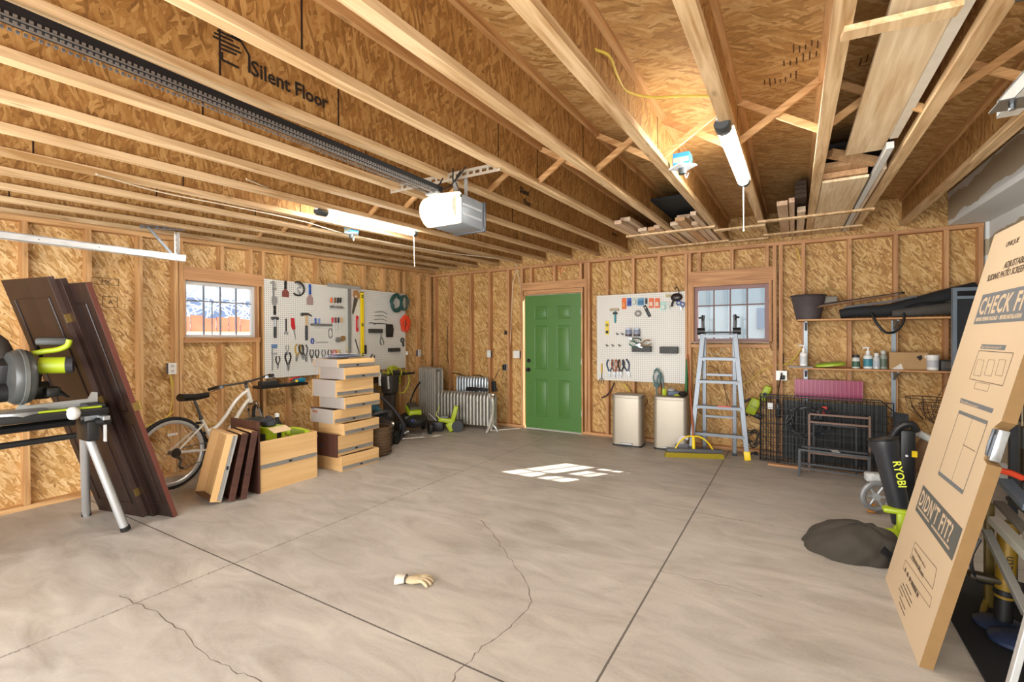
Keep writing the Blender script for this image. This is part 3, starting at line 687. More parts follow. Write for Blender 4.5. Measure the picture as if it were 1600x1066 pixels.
# lumber stored above on nailed strips
def xboard(x0, x1, y, label, name='support_strip', dz=0): return tag(MB().prism([(x0, y, jz(y) - .02 + dz), (x1, y, jz(y) - .02 + dz), (x1, y + .065, jz(y) - .02 + dz), (x0, y + .065, jz(y) - .02 + dz)], (0, 0, .018)).build(name, WF if dz == 0 else WR['x'], None), label, 'wood strip', 'strips nailed under the joists')
xboard(-1.60, -.69, 5.13, 'wood strip under stored boards, nearest of the left pair'); xboard(-1.62, -.67, 6.12, 'wood strip under stored boards beside the back plate, left')
xboard(-.73, -.25, 5.36, 'short wood strip under joists, middle of front row'); xboard(-.70, -.26, 6.22, 'short wood strip under joists, middle of rear row')
xboard(-.31, .60, 5.16, 'wood strip under stored boards, nearest of the right pair'); xboard(-.30, .60, 6.0, 'wood strip under stored boards beside the back plate, right')
PINK = [wood('stored_pine_a', 'y', 'b48f72', 'dcbfa0'), wood('stored_pine_b', 'y', 'c3a487', 'e6d0b2'), wood('stored_pine_c', 'y', 'a9805a', 'd0a678')]
def board(x0, x1, ya, yb, a, c, label, m=None, k=0, name='lumber_board'):
    return tag(MB().prism([(x0, ya, jz(ya) + a), (x1, ya, jz(ya) + a), (x1, yb, jz(yb) + a), (x0, yb, jz(yb) + a)], (0, 0, c - a)).build(name, m or PINK[k % 3], None), label, 'board', 'boards stored in the joists')
rr = random.Random(4)
xs = [(-1.522, -1.45, 4.5), (-1.43, -1.34, 5.0), (-1.33, -1.26, 5.02), (-1.25, -1.19, 4.95)]
lab1 = ['lower board left of the gap, first from the left', 'second stored board from the left bay', 'third stored board, lying beside the joist', 'narrow stored board against the middle joist']
for k, ((a, c, ya), l) in enumerate(zip(xs, lab1)): board(a, c, ya, 6.4, .002, .038, l, k=k)
for k, (a, c, ya, l) in enumerate(((-1.075, -1.0, 4.9, 'stored board in the middle bay, leftmost'), (-.99, -.90, 4.72, 'stored board in the middle bay, second from left'), (-.89, -.83, 5.0, 'stored board in the middle bay, third from left'), (-.82, -.77, 4.55, 'stored board in the middle bay, touching the right joist'))): board(a, c, ya, 6.4, .002, .038, l, k=k + 1)
board(-1.50, -1.40, 4.62, 6.3, .045, .085, 'upper board angled over the left bay boards', k=1); board(-1.0, -.88, 4.85, 6.3, .045, .085, 'upper board stacked in the middle bay', k=0)
board(-.13, -.05, 4.62, 6.4, .002, .04, 'wide reddish board right of the tube light cord', k=0); board(-.04, .0, 4.55, 6.4, .002, .04, 'narrow reddish board leaning beside the wide one', k=0)
board(.02, .085, 5.0, 6.4, .002, .05, 'pale board beside the right bay joist', k=1)
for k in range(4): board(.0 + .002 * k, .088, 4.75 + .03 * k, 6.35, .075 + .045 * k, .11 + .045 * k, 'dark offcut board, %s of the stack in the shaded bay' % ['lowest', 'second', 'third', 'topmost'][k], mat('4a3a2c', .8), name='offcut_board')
board(.17, .44, 4.05, 6.4, .002, .02, 'broad pale shelf board across the right bay', WP['y']); board(.165, .43, 4.02, 6.38, .026, .062, 'thick plank lying on the broad pale board', PINK[2]); board(.17, .435, 3.9, 6.38, .066, .1, 'uppermost plank on the broad pale board', PINK[2])
board(.455, .49, 3.45, 6.4, .002, .04, 'white painted strip board beside the right joist', mat('d9d9d3', .6, var=.2, scale=30), name='painted_board')
board(.495, .515, 3.9, 6.4, .002, .05, 'thin raw board squeezed against the right joist', k=1)
board(.27, .46, 1.2, 3.62, .05, .07, 'long pale pine board overhead at upper right', WP['y'], name='pine_shelf_board'); board(.462, .50, .9, 3.4, .04, .09, 'narrow off-white moulding beside the long pale board', mat('dcd5c4', .6), name='moulding')
board(.40, .455, .9, 2.9, .075, .09, 'second pale board edge on top of the long pale board', WP['y'], name='pine_shelf_board')
t = tag(MB().beam((.20, 3.75, jz(3.7) + .12), (.46, 3.92, jz(3.7) + .07), .05, .05).build('wood_block', PINK[2], None), 'short brown block laid across the dark right bay', 'block')
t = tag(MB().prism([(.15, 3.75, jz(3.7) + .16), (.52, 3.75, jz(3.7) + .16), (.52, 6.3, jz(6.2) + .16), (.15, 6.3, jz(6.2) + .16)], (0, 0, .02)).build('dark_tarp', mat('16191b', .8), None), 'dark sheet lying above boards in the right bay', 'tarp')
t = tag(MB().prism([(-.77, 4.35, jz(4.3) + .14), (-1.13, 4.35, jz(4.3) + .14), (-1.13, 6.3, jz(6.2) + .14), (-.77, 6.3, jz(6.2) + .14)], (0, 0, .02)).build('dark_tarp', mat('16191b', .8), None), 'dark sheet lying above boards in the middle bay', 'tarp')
# ================================================================== pegboards and the tools on them
def pegboard_mat(ax, name, pitch=.0254, hole=.0045):
    m, N, Lk, b = new_mat(name); uv, sp, tc = plane_uv(N, Lk, ax)
    sc2 = N.new('ShaderNodeVectorMath'); sc2.operation = 'SCALE'; Lk.new(uv, sc2.inputs[0]); sc2.inputs['Scale'].default_value = 1 / pitch
    fr = N.new('ShaderNodeVectorMath'); fr.operation = 'FRACTION'; Lk.new(sc2.outputs[0], fr.inputs[0])
    ds = N.new('ShaderNodeVectorMath'); ds.operation = 'DISTANCE'; Lk.new(fr.outputs[0], ds.inputs[0]); ds.inputs[1].default_value = (.5, .5, 0)
    lt = math_n(N, Lk, 'LESS_THAN', ds.outputs['Value'], hole / pitch)
    mx = N.new('ShaderNodeMix'); mx.data_type = 'RGBA'; Lk.new(lt, mx.inputs[0]); mx.inputs[6].default_value = lin('dddbd3'); mx.inputs[7].default_value = lin('5b554c')
    Lk.new(mx.outputs[2], b.inputs['Base Color']); b.inputs['Roughness'].default_value = .45; return m
PGL, PGB = pegboard_mat('YZ', 'pegboard_l'), pegboard_mat('XZ', 'pegboard_b')
tag(MB().b2((XLW + .005, 3.287, .925), (XLW + .011, 4.47, 2.118)).build('pegboard', PGL), 'white pegboard beside the left window with hammer and pliers', 'pegboard', 'white pegboards')
tag(MB().b2((XLW + .005, 4.475, .925), (XLW + .011, 5.655, 2.118)).build('pegboard', PGL), 'white pegboard near the left corner with yellow level and hoses', 'pegboard', 'white pegboards')
tag(MB().b2((-2.408, YB - .007, .80), (-1.21, YB - .001, 1.995)).build('pegboard', PGB), 'white pegboard right of the green door', 'pegboard', 'white pegboards')
def ML(px, py, off=.02): p = LW(px, py, off); return TM(p, HP)
def MR(px, py, off=.02): p = BW(px, py, off); return TM(p, 0)
def T(name, label, cat, M, group=None, rot=0):
    return thing(name, label, cat, M=M @ Matrix.Rotation(rot, 4, 'Y'), group=group)
def hook(t, z=.0, w=.05): MB().tube([(0, w * .3, z + .012), (0, -.012, z), (0, -.016, z + .012)], .0022, 5).build('peg_hook', DSTEEL, t)
BR = mat('7d5230', .6, var=.2); TAN = mat('caa36b', .6, var=.15); ORG = mat('e0651c', .5); TEAL = mat('2b8f9a', .5); DGREEN = mat('1f4a41', .5, var=.2)
MAROON = mat('7a1e28', .45); PALE = mat('cfd8d4', .5); BLADE = mat('b59a98', .4, .4)
def screwdriver(M, mh, label, L=.17, hl=.075, rot=0):
    t = T('screwdriver', label, 'screwdriver', M, 'screwdrivers on the pegboard', rot)
    MB().lathe([(.0, 0), (.012, .004), (.014, .02), (.011, .04), (.014, hl - .01), (.007, hl)], (0, 0, 0), (0, 0, -1), 10).build('handle', mh, t, True)
    b = MB(); b.cyl((0, 0, -hl), (0, 0, -L + .01), .0035, n=6); b.box((0, 0, -L + .005), (.007, .002, .012)); b.build('shaft', STEEL, t, True); return t
def pliers(M, mh, label, s=1.0, name='pliers', rot=0, jaw=STEEL, up=True, g='pliers on the pegboard'):
    """hangs with the handles up when up is set"""
    t = T(name, label, 'pliers', M, g, rot); k = 1 if up else -1
    for sx in (-1, 1):
        P = [(sx * .006, 0, -.105), (sx * .012, 0, -.085), (sx * .026, 0, -.05), (sx * .028, 0, -.02), (sx * .016, 0, .012)]
        MB().tube([Vector((a * s, b_, c * s * k)) for a, b_, c in P], [.006 * s, .008 * s], 7, smoothed=4).build('handle', mh, t, True)
    b = MB(); b.cyl((0, -.007, -.112 * s * k), (0, .007, -.112 * s * k), .013 * s, n=10)
    for sx in (-1, 1): b.prism([Vector((sx * .001, -.005, -.112 * k)) * s, Vector((sx * .013, -.005, -.115 * k)) * s, Vector((sx * .006, -.005, -.16 * k)) * s, Vector((sx * .0008, -.005, -.16 * k)) * s], (0, .01 * s, 0))
    b.build('jaws', jaw, t); return t
def putty(M, mh, mb_, label, w=.07, L=.21, rot=0, name='putty_knife'):
    t = T(name, label, 'putty knife', M, None, rot)
    b = MB(); b.pxz([(-.009, 0), (.009, 0), (.014, -.03), (.010, -.06), (.014, -L * .5), (-.014, -L * .5), (-.010, -.06), (-.014, -.03)], -.01, .008); b.build('handle', mh, t)
    MB().pxz([(-.01, -L * .5), (.01, -L * .5), (w / 2, -L * .68), (w / 2, -L), (-w / 2, -L), (-w / 2, -L * .68)], -.002, .001).build('blade', mb_, t); return t
def hammer(M, label, L=.33, hw=.13, mh=TAN, mg=BLACK, rot=0, name='hammer', round_=False):
    t = T(name, label, 'hammer', M, None, rot)
    MB().lathe([(.011, .0), (.013, .05), (.014, L * .5), (.017, L)], (0, -.01, .0), (0, 0, -1), 10, sy=.8).build('handle', mh, t, True)
    MB().lathe([(.018, L * .42), (.02, L * .7), (.018, L)], (0, -.01, 0), (0, 0, -1), 10, sy=.8).build('grip', mg, t, True)
    b = MB(); b.cyl((-hw * .5, -.01, 0), (-hw * .3, -.01, .005), .02, n=12); b.cyl((-hw * .3, -.01, .005), (0, -.01, .008), .013, .018, n=12)
    if round_: b.cyl((0, -.01, .008), (hw * .5, -.01, 0), .018, .02, n=12)
    else: b.tube([(0, -.01, .008), (hw * .3, -.01, .004), (hw * .55, -.01, -.02)], [.018, .006], 8, smoothed=4)
    b.build('head', DSTEEL, t, True); return t
def wrench(M, label, L=.2, mh=DSTEEL, rot=0, name='adjustable_wrench'):
    t = T(name, label, 'wrench', M, None, rot)
    MB().box((0, 0, -L * .4), (.018, .008, L * .8), None, .003).build('handle', mh, t)
    MB().pxz([(-.009, -L * .78), (.009, -L * .78), (.027, -L * .88), (.024, -L), (.012, -L), (.010, -L * .9), (-.010, -L * .9), (-.014, -L), (-.026, -L * .98), (-.024, -L * .86)], -.007, .007).build('jaw', STEEL, t); return t
def card(M, m1, label, w=.06, h=.11, m2=None, name='packaged_part', cat='package'):
    t = T(name, label, cat, M); MB().box((0, .004, -h / 2), (w, .003, h), None, .001).build('card', m1, t)
    MB().box((0, -.006, -h * .6), (w * .7, .018, h * .45), None, .006).build('blister', m2 or PALE, t, True); return t
def tray(M, m, label, w=.2, h=.06, d=.07, name='pegboard_tray'):
    t = T(name, label, 'tray', M); b = MB(); y = -d / 2 + .01
    b.box((0, y, -h), (w, d, .003)); b.box((0, y - d / 2, -h / 2), (w, .003, h)); b.box((0, .008, -h / 2), (w, .003, h))
    for s in (-1, 1): b.box((s * w / 2, y, -h / 2), (.003, d, h))
    b.build('tray_body', m, t)
    b = MB()
    for k in range(8): b.box((-w / 2 + w * (k + .5) / 8, y - d / 2 - .002, -h / 2), (.004, .003, h * .8))
    b.build('slots', mat('55554f', .6), t); return t
def coil(M, m, label, rx, rz, n, r, name, cat='cord', seed=1, tail=None, d=.05, fill=.62):
    rr = random.Random(seed); pts = []
    for k in range(n * 14):
        a = k / 14 * 2 * PI; q = fill + (1 - fill) * rr.random() ** .5 + rr.uniform(-.05, .05); ph = .12 * math.sin(k / 14 * 1.7)
        pts.append(Vector((rx * q * math.cos(a + ph), -d * .5 + rr.uniform(-.5, .5) * d, -rz + rz * q * math.sin(a + ph))))
    if tail: pts += [Vector(q) for q in tail]
    o = MB().tube(pts, r, 6, smoothed=2).build(name, m, None, True); o.matrix_world = M; return tag(o, label, cat)
# ---- left boards
t = T('bar_clamp', 'silver bar clamp hung at the upper left of the left pegboard', 'clamp', ML(427, 440)); b = MB(); b.box((0, 0, -.09), (.018, .006, .2)); b.build('bar', STEEL, t); b = MB(); b.box((-.012, -.01, -.02), (.06, .014, .02)); b.box((.008, -.01, -.09), (.05, .016, .03)); b.cyl((.02, -.01, -.09), (.02, -.01, -.03), .005); b.build('clamp_head', mat('a9a7a2', .4, .6), t)
putty(ML(429, 464) @ Matrix.Rotation(PI, 4, 'Y') @ Matrix.Translation((0, 0, .22)), BLACK, STEEL, 'silver scraper with black handle pointing down, below the bar clamp', .075, .22)
hammer(ML(429, 498), 'small hammer with black grip at left edge of pegboard', .235, .08, STEEL, BLACK, round_=True)
putty(ML(446, 439), BLACK, mat('8a4a44', .5, .3), 'black handled spatula with reddish blade near board top', .09, .2)
t = T('coping_saw', 'black and silver coping frame hung at the pegboard top', 'saw', ML(465, 441)); MB().torus((0, -.01, -.085), .085, .011, (0, 1, 0), 24, 8, a0=PI * .35, a1=PI * 1.75).build('frame', BLACK, t, True); MB().tube([(-.03, -.01, -.01), (.03, -.02, -.05), (-.01, -.01, -.09), (.04, -.01, -.15)], .012, 8, smoothed=4).build('handle', STEEL, t, True)
putty(ML(484, 444), BLUE, BLADE, 'putty knife with blue handle and pinkish blade', .095, .27)
wrench(ML(447, 498), 'adjustable wrench with black handle hanging jaw down', .2, BLACK)
t = T('folding_saw', 'red handled pruning saw beside the big hammer', 'saw', ML(457, 497)); MB().pxz([(-.02, 0), (.018, 0), (.03, -.14), (.0, -.145), (-.018, -.1)], -.012, .006).build('handle', RED, t); MB().pxz([(.004, -.14), (.026, -.14), (.045, -.28), (.04, -.28)], -.003, .0).build('blade', STEEL, t)
hammer(ML(478, 492), 'large hammer with wooden and black striped handle', .33, .15, TAN, BLACK)
def rack(M, w, label, n=10):
    t = T('tool_rack', label, 'rack', M); b = MB(); b.box((0, -.02, 0), (w, .035, .004)); b.box((0, .006, .012), (w, .003, .03))
    b.build('rack_bar', mat('8f8f8c', .4, .7), t); b = MB()
    for k in range(n): b.cyl((-w / 2 + w * (k + .5) / n, -.02, .0022), (-w / 2 + w * (k + .5) / n, -.02, .003), .006, n=8)
    b.build('holes', BLACK, t); return t
rack(ML(503, 509), .34, 'thin metal rack holding blue knives and red screwdrivers'); rack(ML(526, 481), .22, 'thin metal rack under the orange screwdrivers')
for px, mm, l in ((493, BLUE, 'blue handled knife on the rack, left'), (499, mat('7f93c8', .4), 'pale blue handled knife on the rack')): screwdriver(ML(px, 497, .035), mm, l, .14)
for px, mm, l in ((519.5, RED, 'red screwdriver, leftmost of middle row'), (524.5, MAROON, 'maroon screwdriver in the middle row'), (529, BLACK, 'black screwdriver in the middle row'), (534, TAN, 'tan handled screwdriver ending the middle row')): screwdriver(ML(px, 496, .035), mm, l, .19)
for px, mm, l in ((518, ORG, 'orange screwdriver, leftmost of the upper row'), (524, BR, 'brown screwdriver in the upper row'), (528.5, BLACK, 'black screwdriver in the upper row, left of two'), (532.5, BLACK, 'black screwdriver in the upper row, right of two')): screwdriver(ML(px, 465, .035), mm, l, .17, rot=.12)
coil(ML(487.5, 529), mat('3a4f9c', .5), 'roll of dark blue tape on a peg', .022, .035, 3, .006, 'tape_roll', 'tape', 2, d=.02)
coil(ML(516, 513), DSTEEL, 'thin wire loop hanging below the rack', .035, .07, 2, .003, 'wire_loop', 'wire', 3, d=.01)
for px, py, mm, l in ((527, 531, mat('8b8b83', .5, .4), 'round grey tape measure beneath the screwdrivers'), (534, 529, mat('8d6b3a', .5), 'round brown tape measure beside the grey one')):
    t = T('tape_measure', l, 'tape measure', ML(px, py)); MB().lathe([(.0, 0), (.034, .002), (.038, .01), (.038, .03), (.034, .038), (0, .04)], (0, 0, 0), (0, -1, 0), 18).build('case', mm, t, True); MB().box((.03, -.02, -.02), (.03, .02, .008)).build('tab', STEEL, t)
b = MB()
for k in range(6): b.tube([(k * .03, .01, 0), (k * .03, -.035, -.005), (k * .03, -.038, .01)], .0025, 5)
tag(b.build('hook_row', DSTEEL, None, M=ML(494, 535)), 'row of empty metal hooks beside the blue tape', 'hooks')
t = T('file_clamp', 'long thin clamp with blue top in bottom left corner', 'clamp', ML(428, 541)); MB().box((0, -.01, 0), (.06, .03, .045), None, .005).build('head', mat('5f7fa8', .5), t); MB().box((-.02, 0, -.15), (.012, .01, .29)).build('bar', STEEL, t); MB().box((0, -.01, -.09), (.07, .015, .015)).build('jaw', STEEL, t)
pliers(ML(434, 558), BLACK, 'short black pliers hanging lowest at the left', .9)
pliers(ML(450, 553), BLACK, 'black tin snips hanging left of the yellow cutters', 1.3, 'tin_snips'); pliers(ML(449, 541, .03), mat('a0a09a', .4, .5), 'small grey pliers above the black snips', .7)
pliers(ML(466, 540), mat('b08f2c', .5), 'yellow brown cutters in the crowded cluster', 1.25, rot=.15); pliers(ML(470, 541, .035), BLACK, 'black cutters crossing over the yellow ones', 1.1, rot=-.2); pliers(ML(476, 541), mat('5b5f61', .5), 'dark grey pliers right of the yellow cutters', 1.25, rot=-.12)
for k, (px, mm, l) in enumerate(((487, BLACK, 'black pliers starting the straight lower row'), (495.5, mat('2c2f30', .4), 'black pliers, second in the lower row'), (505.5, mat('70767a', .4, .5), 'bare steel pliers in the lower row'), (515, mat('4a1e1e', .4), 'dark red pliers in the lower row'), (522.5, RED, 'bright red pliers in the lower row'), (528.5, mat('c9a022', .4), 'yellow pliers ending the lower row'))): pliers(ML(px, 548), mm, l, .95)
t = T('paint_brush', 'tan paint brush hanging below the level top', 'brush', ML(544, 544)); MB().box((0, 0, -.02), (.07, .02, .05), None, .004).build('bristles', mat('d9c9a6', .9), t); MB().box((0, 0, -.05), (.06, .024, .02)).build('ferrule', STEEL, t); MB().lathe([(.02, .06), (.01, .09), (.012, .17), (0, .175)], (0, 0, 0), (.15, 0, -1), 8).build('handle', TAN, t, True)
t = T('framing_square', 'grey T square hanging by the yellow level', 'square', ML(546, 450, .03)); MB().box((0, 0, -.46), (.055, .005, .92)).build('blade', mat('a5a8aa', .35, .7), t); MB().box((-.08, 0, .012), (.56, .02, .05), None, .004).build('head', mat('b9b9b6', .4, .5), t)
t = T('hand_saw', 'hand saw with wooden handle behind the yellow level', 'saw', ML(556, 457)); MB().pxz([(-.045, .02), (.02, .03), (.06, -.03), (.055, -.08), (.02, -.1), (.03, -.05), (-.01, -.02), (-.03, -.08), (-.05, -.05)], -.016, .008).build('handle', mat('a9794a', .5), t); MB().pxz([(-.03, -.07), (.04, -.09), (-.05, -.32), (-.075, -.30)], -.003, 0).build('blade', mat('77736d', .35, .8), t)
t = T('torpedo_level', 'short red level left of the yellow one', 'level', ML(558, 494)); MB().box((0, 0, -.11), (.035, .02, .23), None, .003).build('body', RED, t); MB().box((0, -.011, -.11), (.012, .003, .12)).build('face', STEEL, t)
wrench(ML(555, 530), 'pipe wrench slanting beside the yellow level', .24, DSTEEL, rot=-.35, name='pipe_wrench')
t = T('spirit_level', 'long yellow spirit level hanging upright', 'level', ML(565.5, 457, .045)); MB().box((0, 0, -.49), (.05, .024, .98), None, .002).build('beam', YELLOW, t)
for z in (-.06, -.47, -.9): MB().box((0, -.0128, z), (.034, .003, .042), None, .001).build('vial_window', BLACK, t); MB().cyl((-.01, -.016, z), (.01, -.016, z), .006, n=8).build('vial', mat('c7d84a', .2), t)
MB().box((0, 0, 0.002), (.052, .026, .012)).build('end_cap', BLACK, t)
t = T('putty_trowel', 'black handled trowel mostly behind yellow level', 'trowel', ML(571, 540)); MB().box((0, 0, -.06), (.03, .03, .13), None, .008).build('grip', BLACK, t); MB().box((.0, .012, -.06), (.045, .003, .16)).build('plate', DSTEEL, t)
b = MB()
for px_, z in ((0, 0), (.0, -.055), (.0, -.11)): b.tube([(0, .01, z), (0, -.03, z), (.12, -.035, z + .012), (.2, -.04, z - .02)], .004, 5)
tag(b.build('long_peg_hooks', mat('3b3b3a', .5), None, M=ML(586, 488)), 'three long dark wire hooks right of the yellow level', 'hooks')
tag(MB().tube([(0, 0, 0), (.06, -.01, .005), (.1, -.01, -.02), (.13, -.01, .0), (.33, -.01, -.005)], .006, 6, smoothed=4).build('breaker_bar', BLACK, None, True, ML(577, 505)), 'long thin black wrench laid across the right pegboard', 'wrench')
tray(ML(585, 514), mat('34332f', .5), 'dark flat tray left of the black pouch', .22, .06); tray(ML(614, 544), mat('2b2b29', .5), 'dark slotted tray at lower right of the left pegboards', .2, .055)
t = T('tool_pouch', 'black square tool pouch next to orange cord', 'pouch', ML(608, 507)); MB().pxz([(-.07, .0), (.05, .0), (.06, -.06), (.07, -.07), (.05, -.2), (-.07, -.2)], -.03, .0).build('body', BLACK, t); MB().box((-.01, -.033, -.1), (.07, .006, .1), None, .002).build('pocket', mat('252527', .6), t)
coil(ML(617, 459, .05), DGREEN, 'dark green hose coil at the upper right of the pegboard', .125, .145, 12, .0075, 'garden_hose', 'hose', 5, d=.06)
coil(ML(630, 461, .05), mat('34544d', .5), 'smaller green hose coil overlapping the board edge', .085, .125, 8, .005, 'garden_hose', 'hose', 6, d=.06)
coil(ML(631, 492, .045), mat('d8431c', .5, var=.2), 'bright orange extension cord bundle at board right edge', .09, .14, 16, .008, 'extension_cord', 'cord', 7, d=.07, fill=.25)
t = T('padlock_cable', 'black round cable lock under the orange cord', 'lock', ML(628, 530)); MB().torus((0, -.01, -.02), .032, .01, (0, 1, 0)).build('loop', BLACK, t, True); MB().box((.02, -.01, -.09), (.025, .02, .06), None, .005).build('lock_body', BLACK, t)
pliers(ML(583, 556), BLACK, 'big black channel pliers under the dark tray', 1.2, 'channel_pliers', rot=.4); pliers(ML(597, 538), mat('6b6b66', .4, .4), 'grey locking pliers right of black channel pliers', 1.1, 'locking_pliers', rot=-.15, up=False)
card(ML(636, 549), WHITE, 'small white paper tag on the pegboard edge', .05, .06, WHITE, 'paper_tag', 'tag')
# wall bench items below the left boards
t = thing('saw_case', 'long black miter tool resting below the left pegboard', 'tool', M=ML(440, 602, .12)); MB().box((0, 0, 0), (.62, .16, .035), None, .008).build('base', BLACK, t); MB().box((-.18, -.02, .04), (.2, .1, .05), None, .01).build('motor_cover', mat('2b2c2b', .5), t)
b = MB(); b.cyl((.16, -.06, .03), (.16, -.06, .055), .018, n=12); b.build('yellow_knob', YELLOW, t, True); MB().box((.24, 0, .045), (.12, .09, .05), None, .015).build('blue_grip', mat('1d86a8', .4), t, True); MB().tube([(.1, 0, .05), (.17, 0, .075), (.24, 0, .08)], .01, 6).build('red_lever', RED, t, True)
t = thing('metal_rack_arm', 'dark metal shelf rail with tools under the corner pegboard', 'shelf rail', M=ML(606, 586, .10)); MB().box((0, 0, 0), (1.0, .18, .03), None, .004).build('rail', mat('1f1f20', .5), t); MB().box((.1, -.05, .04), (.14, .08, .05), None, .01).build('tool_body', mat('3c3834', .5), t, True); MB().box((-.15, 0, .045), (.05, .04, .06), None, .01).build('grey_block', mat('6f716c', .6), t, True); MB().cyl((-.36, -.02, -.06), (-.2, -.02, -.05), .05, n=14).build('motor', mat('3a2b22', .5), t, True)
# ---- right board
t = T('paint_roller', 'tan brush head with blue handle on the back pegboard', 'brush', MR(960, 484)); MB().box((0, 0, 0), (.13, .035, .035), None, .01).build('brush_head', mat('b6a68c', .8), t, True); MB().lathe([(.008, 0), (.009, .06), (.014, .08), (.012, .17), (0, .18)], (.01, 0, -.01), (0, 0, -1), 8).build('handle', TEAL, t, True); MB().box((.01, 0, -.05), (.06, .03, .03), None, .005).build('clip', BLACK, t)
card(MR(948.5, 502), YELLOW, 'yellow carded part on the board left, upper', .05, .09, mat('8d8d45', .5)); card(MR(948.5, 513), YELLOW, 'yellow carded part on the board left, lower', .05, .09, BLACK)
for px, m1, m2, l, w, h in ((975, ORG, mat('e9924a', .5), 'orange package, leftmost on the back pegboard', .06, .15), (983, BLUE, mat('2a3f9c', .5), 'blue package beside the orange one', .06, .11), (991, mat('b8c6b4', .5), PALE, 'pale green packet between blue ones', .05, .09), (1001, mat('5a8fb5', .5), mat('3f6f95', .5), 'wide sky blue packet on the back pegboard', .09, .10), (1009.5, mat('3a4450', .5), BLACK, 'slim dark packet right of the sky blue one', .03, .08), (1017.5, mat('d9622a', .5), mat('e9c6ae', .5), 'orange and white package, left of pair', .065, .13), (1027, mat('d9622a', .5), mat('e9c6ae', .5), 'orange and white package, right of pair', .065, .13), (1036, mat('a9cfc6', .5), PALE, 'pale teal packet under the tan square', .075, .11), (1044, mat('cfd3cb', .5), PALE, 'off-white packet beside the pale teal one', .05, .1)):
    card(MR(px, 466 if px < 1030 else 472), m1, l, w, h, m2)
card(MR(1044, 459), mat('c8bfa0', .6), 'tan square packet near the board top', .07, .05, mat('b8ad8a', .6))
t = T('utility_knife', 'black utility knife hanging askew on the back pegboard', 'knife', MR(1007, 478), rot=-.45); MB().box((0, 0, -.08), (.04, .02, .17), None, .008).build('handle', BLACK, t, True); MB().box((0, -.012, -.03), (.016, .004, .03)).build('slider', LGREY, t)
t = T('tape_ring', 'grey tape ring left of the black utility knife', 'tape', MR(997, 490)); MB().torus((0, -.01, 0), .034, .01, (0, 1, 0)).build('roll', mat('8c857c', .5), t, True); MB().torus((0, -.01, 0), .024, .004, (0, 1, 0)).build('core', LGREY, t, True)
t = T('safety_goggles', 'black goggles hanging at the top right board corner', 'goggles', MR(1057, 455, .04)); MB().tube([(-.02, 0, .02), (0, 0, .05), (.025, 0, .02), (.03, 0, -.03)], .006, 6, smoothed=4).build('strap', BLACK, t, True); MB().sph((0, 0, -.08), (.075, .03, .055), 14).build('lens_body', mat('2a1f20', .3), t, True); MB().tube([(-.03, -.01, -.1), (-.05, -.01, -.16), (-.06, -.01, -.2)], .013, 8).build('handle', BLACK, t, True)
t = T('scissors', 'blue handled scissors hung beside the black goggles', 'scissors', MR(1063, 470, .05)); MB().torus((-.02, 0, -.03), .026, .007, (0, 1, 0)).torus((.025, 0, -.05), .026, .007, (0, 1, 0)).build('handles', mat('3556a0', .4), t, True); MB().pxz([(-.01, -.05), (.01, -.06), (.02, -.12), (.0, -.12)], -.003, .003).build('blades', STEEL, t)
for px, l in ((982, 'clear jar of screws on the back pegboard, left'), (995, 'clear jar of screws on the back pegboard, right')):
    t = T('screw_jar', l, 'jar', MR(px, 519, .045), 'screw jars on the back pegboard'); MB().lathe([(.0, -.06), (.04, -.058), (.042, -.03), (.042, .02), (.036, .03)], (0, 0, 0), n=16).build('jar', mat('8a93a8', .25), t, True); MB().lathe([(.038, .03), (.038, .052), (0, .054)], (0, 0, 0), n=16).build('lid', mat('c3cde0', .4), t, True); MB().lathe([(0, -.058), (.043, -.055), (.043, -.03), (0, -.03)], (0, 0, 0), n=16).build('screws', mat('4b3a3a', .5), t)
for px, py, l in ((964, 522, 'tiny brown spring clip, left of two'), (972, 522, 'tiny brown spring clip, right of two'), (948, 540, 'grey spring clip on lower board, first'), (957, 540, 'grey spring clip on lower board, second'), (967.5, 540, 'grey spring clip on lower board, third')):
    t = T('spring_clip', l, 'clip', MR(px, py), 'clips on the back pegboard'); MB().tube([(-.02, .01, .01), (0, -.025, .012), (.022, -.02, -.012)], .005, 6, smoothed=3).build('spring', DSTEEL, t, True); MB().box((.01, -.02, -.004), (.022, .012, .018), None, .003).build('pad', mat('5e5148', .5), t)
t = tray(MR(1004, 541), BLACK, 'black tray heaped with green handled cutters', .24, .075, .10, 'tool_tray')
pliers(MR(985, 536, .11), mat('2f6f5a', .4), 'green cutters lying at the tray left end', 1.1, rot=-1.2, g='cutters in the black tray'); pliers(MR(1015, 535, .12), mat('8c6a40', .5), 'brown handled shears lying across the tray', 1.2, rot=1.35, g='cutters in the black tray'); pliers(MR(1000, 534, .10), mat('24443a', .5), 'dark green shears lying in the middle of the tray', 1.1, rot=1.9, g='cutters in the black tray')
t = tray(MR(1046, 542), mat('2b2b2a', .5), 'black wire tray at the right of the board', .22, .085, .08, 'wire_tray')
t = T('hand_cultivator', 'small three pronged rake with yellow handle hanging', 'garden rake', MR(940, 568)); MB().lathe([(0, 0), (.011, .005), (.013, .08), (.009, .14), (0, .141)], (0, 0, 0), (0, 0, -1), 10).build('handle', mat('d9b04a', .5), t, True); b = MB(); b.cyl((0, 0, -.14), (0, 0, -.20), .005, n=6)
for s in (-1, 0, 1): b.tube([(0, 0, -.2), (s * .03, -.01, -.23), (s * .034, -.03, -.28)], .004, 5)
b.build('tines', DSTEEL, t, True)
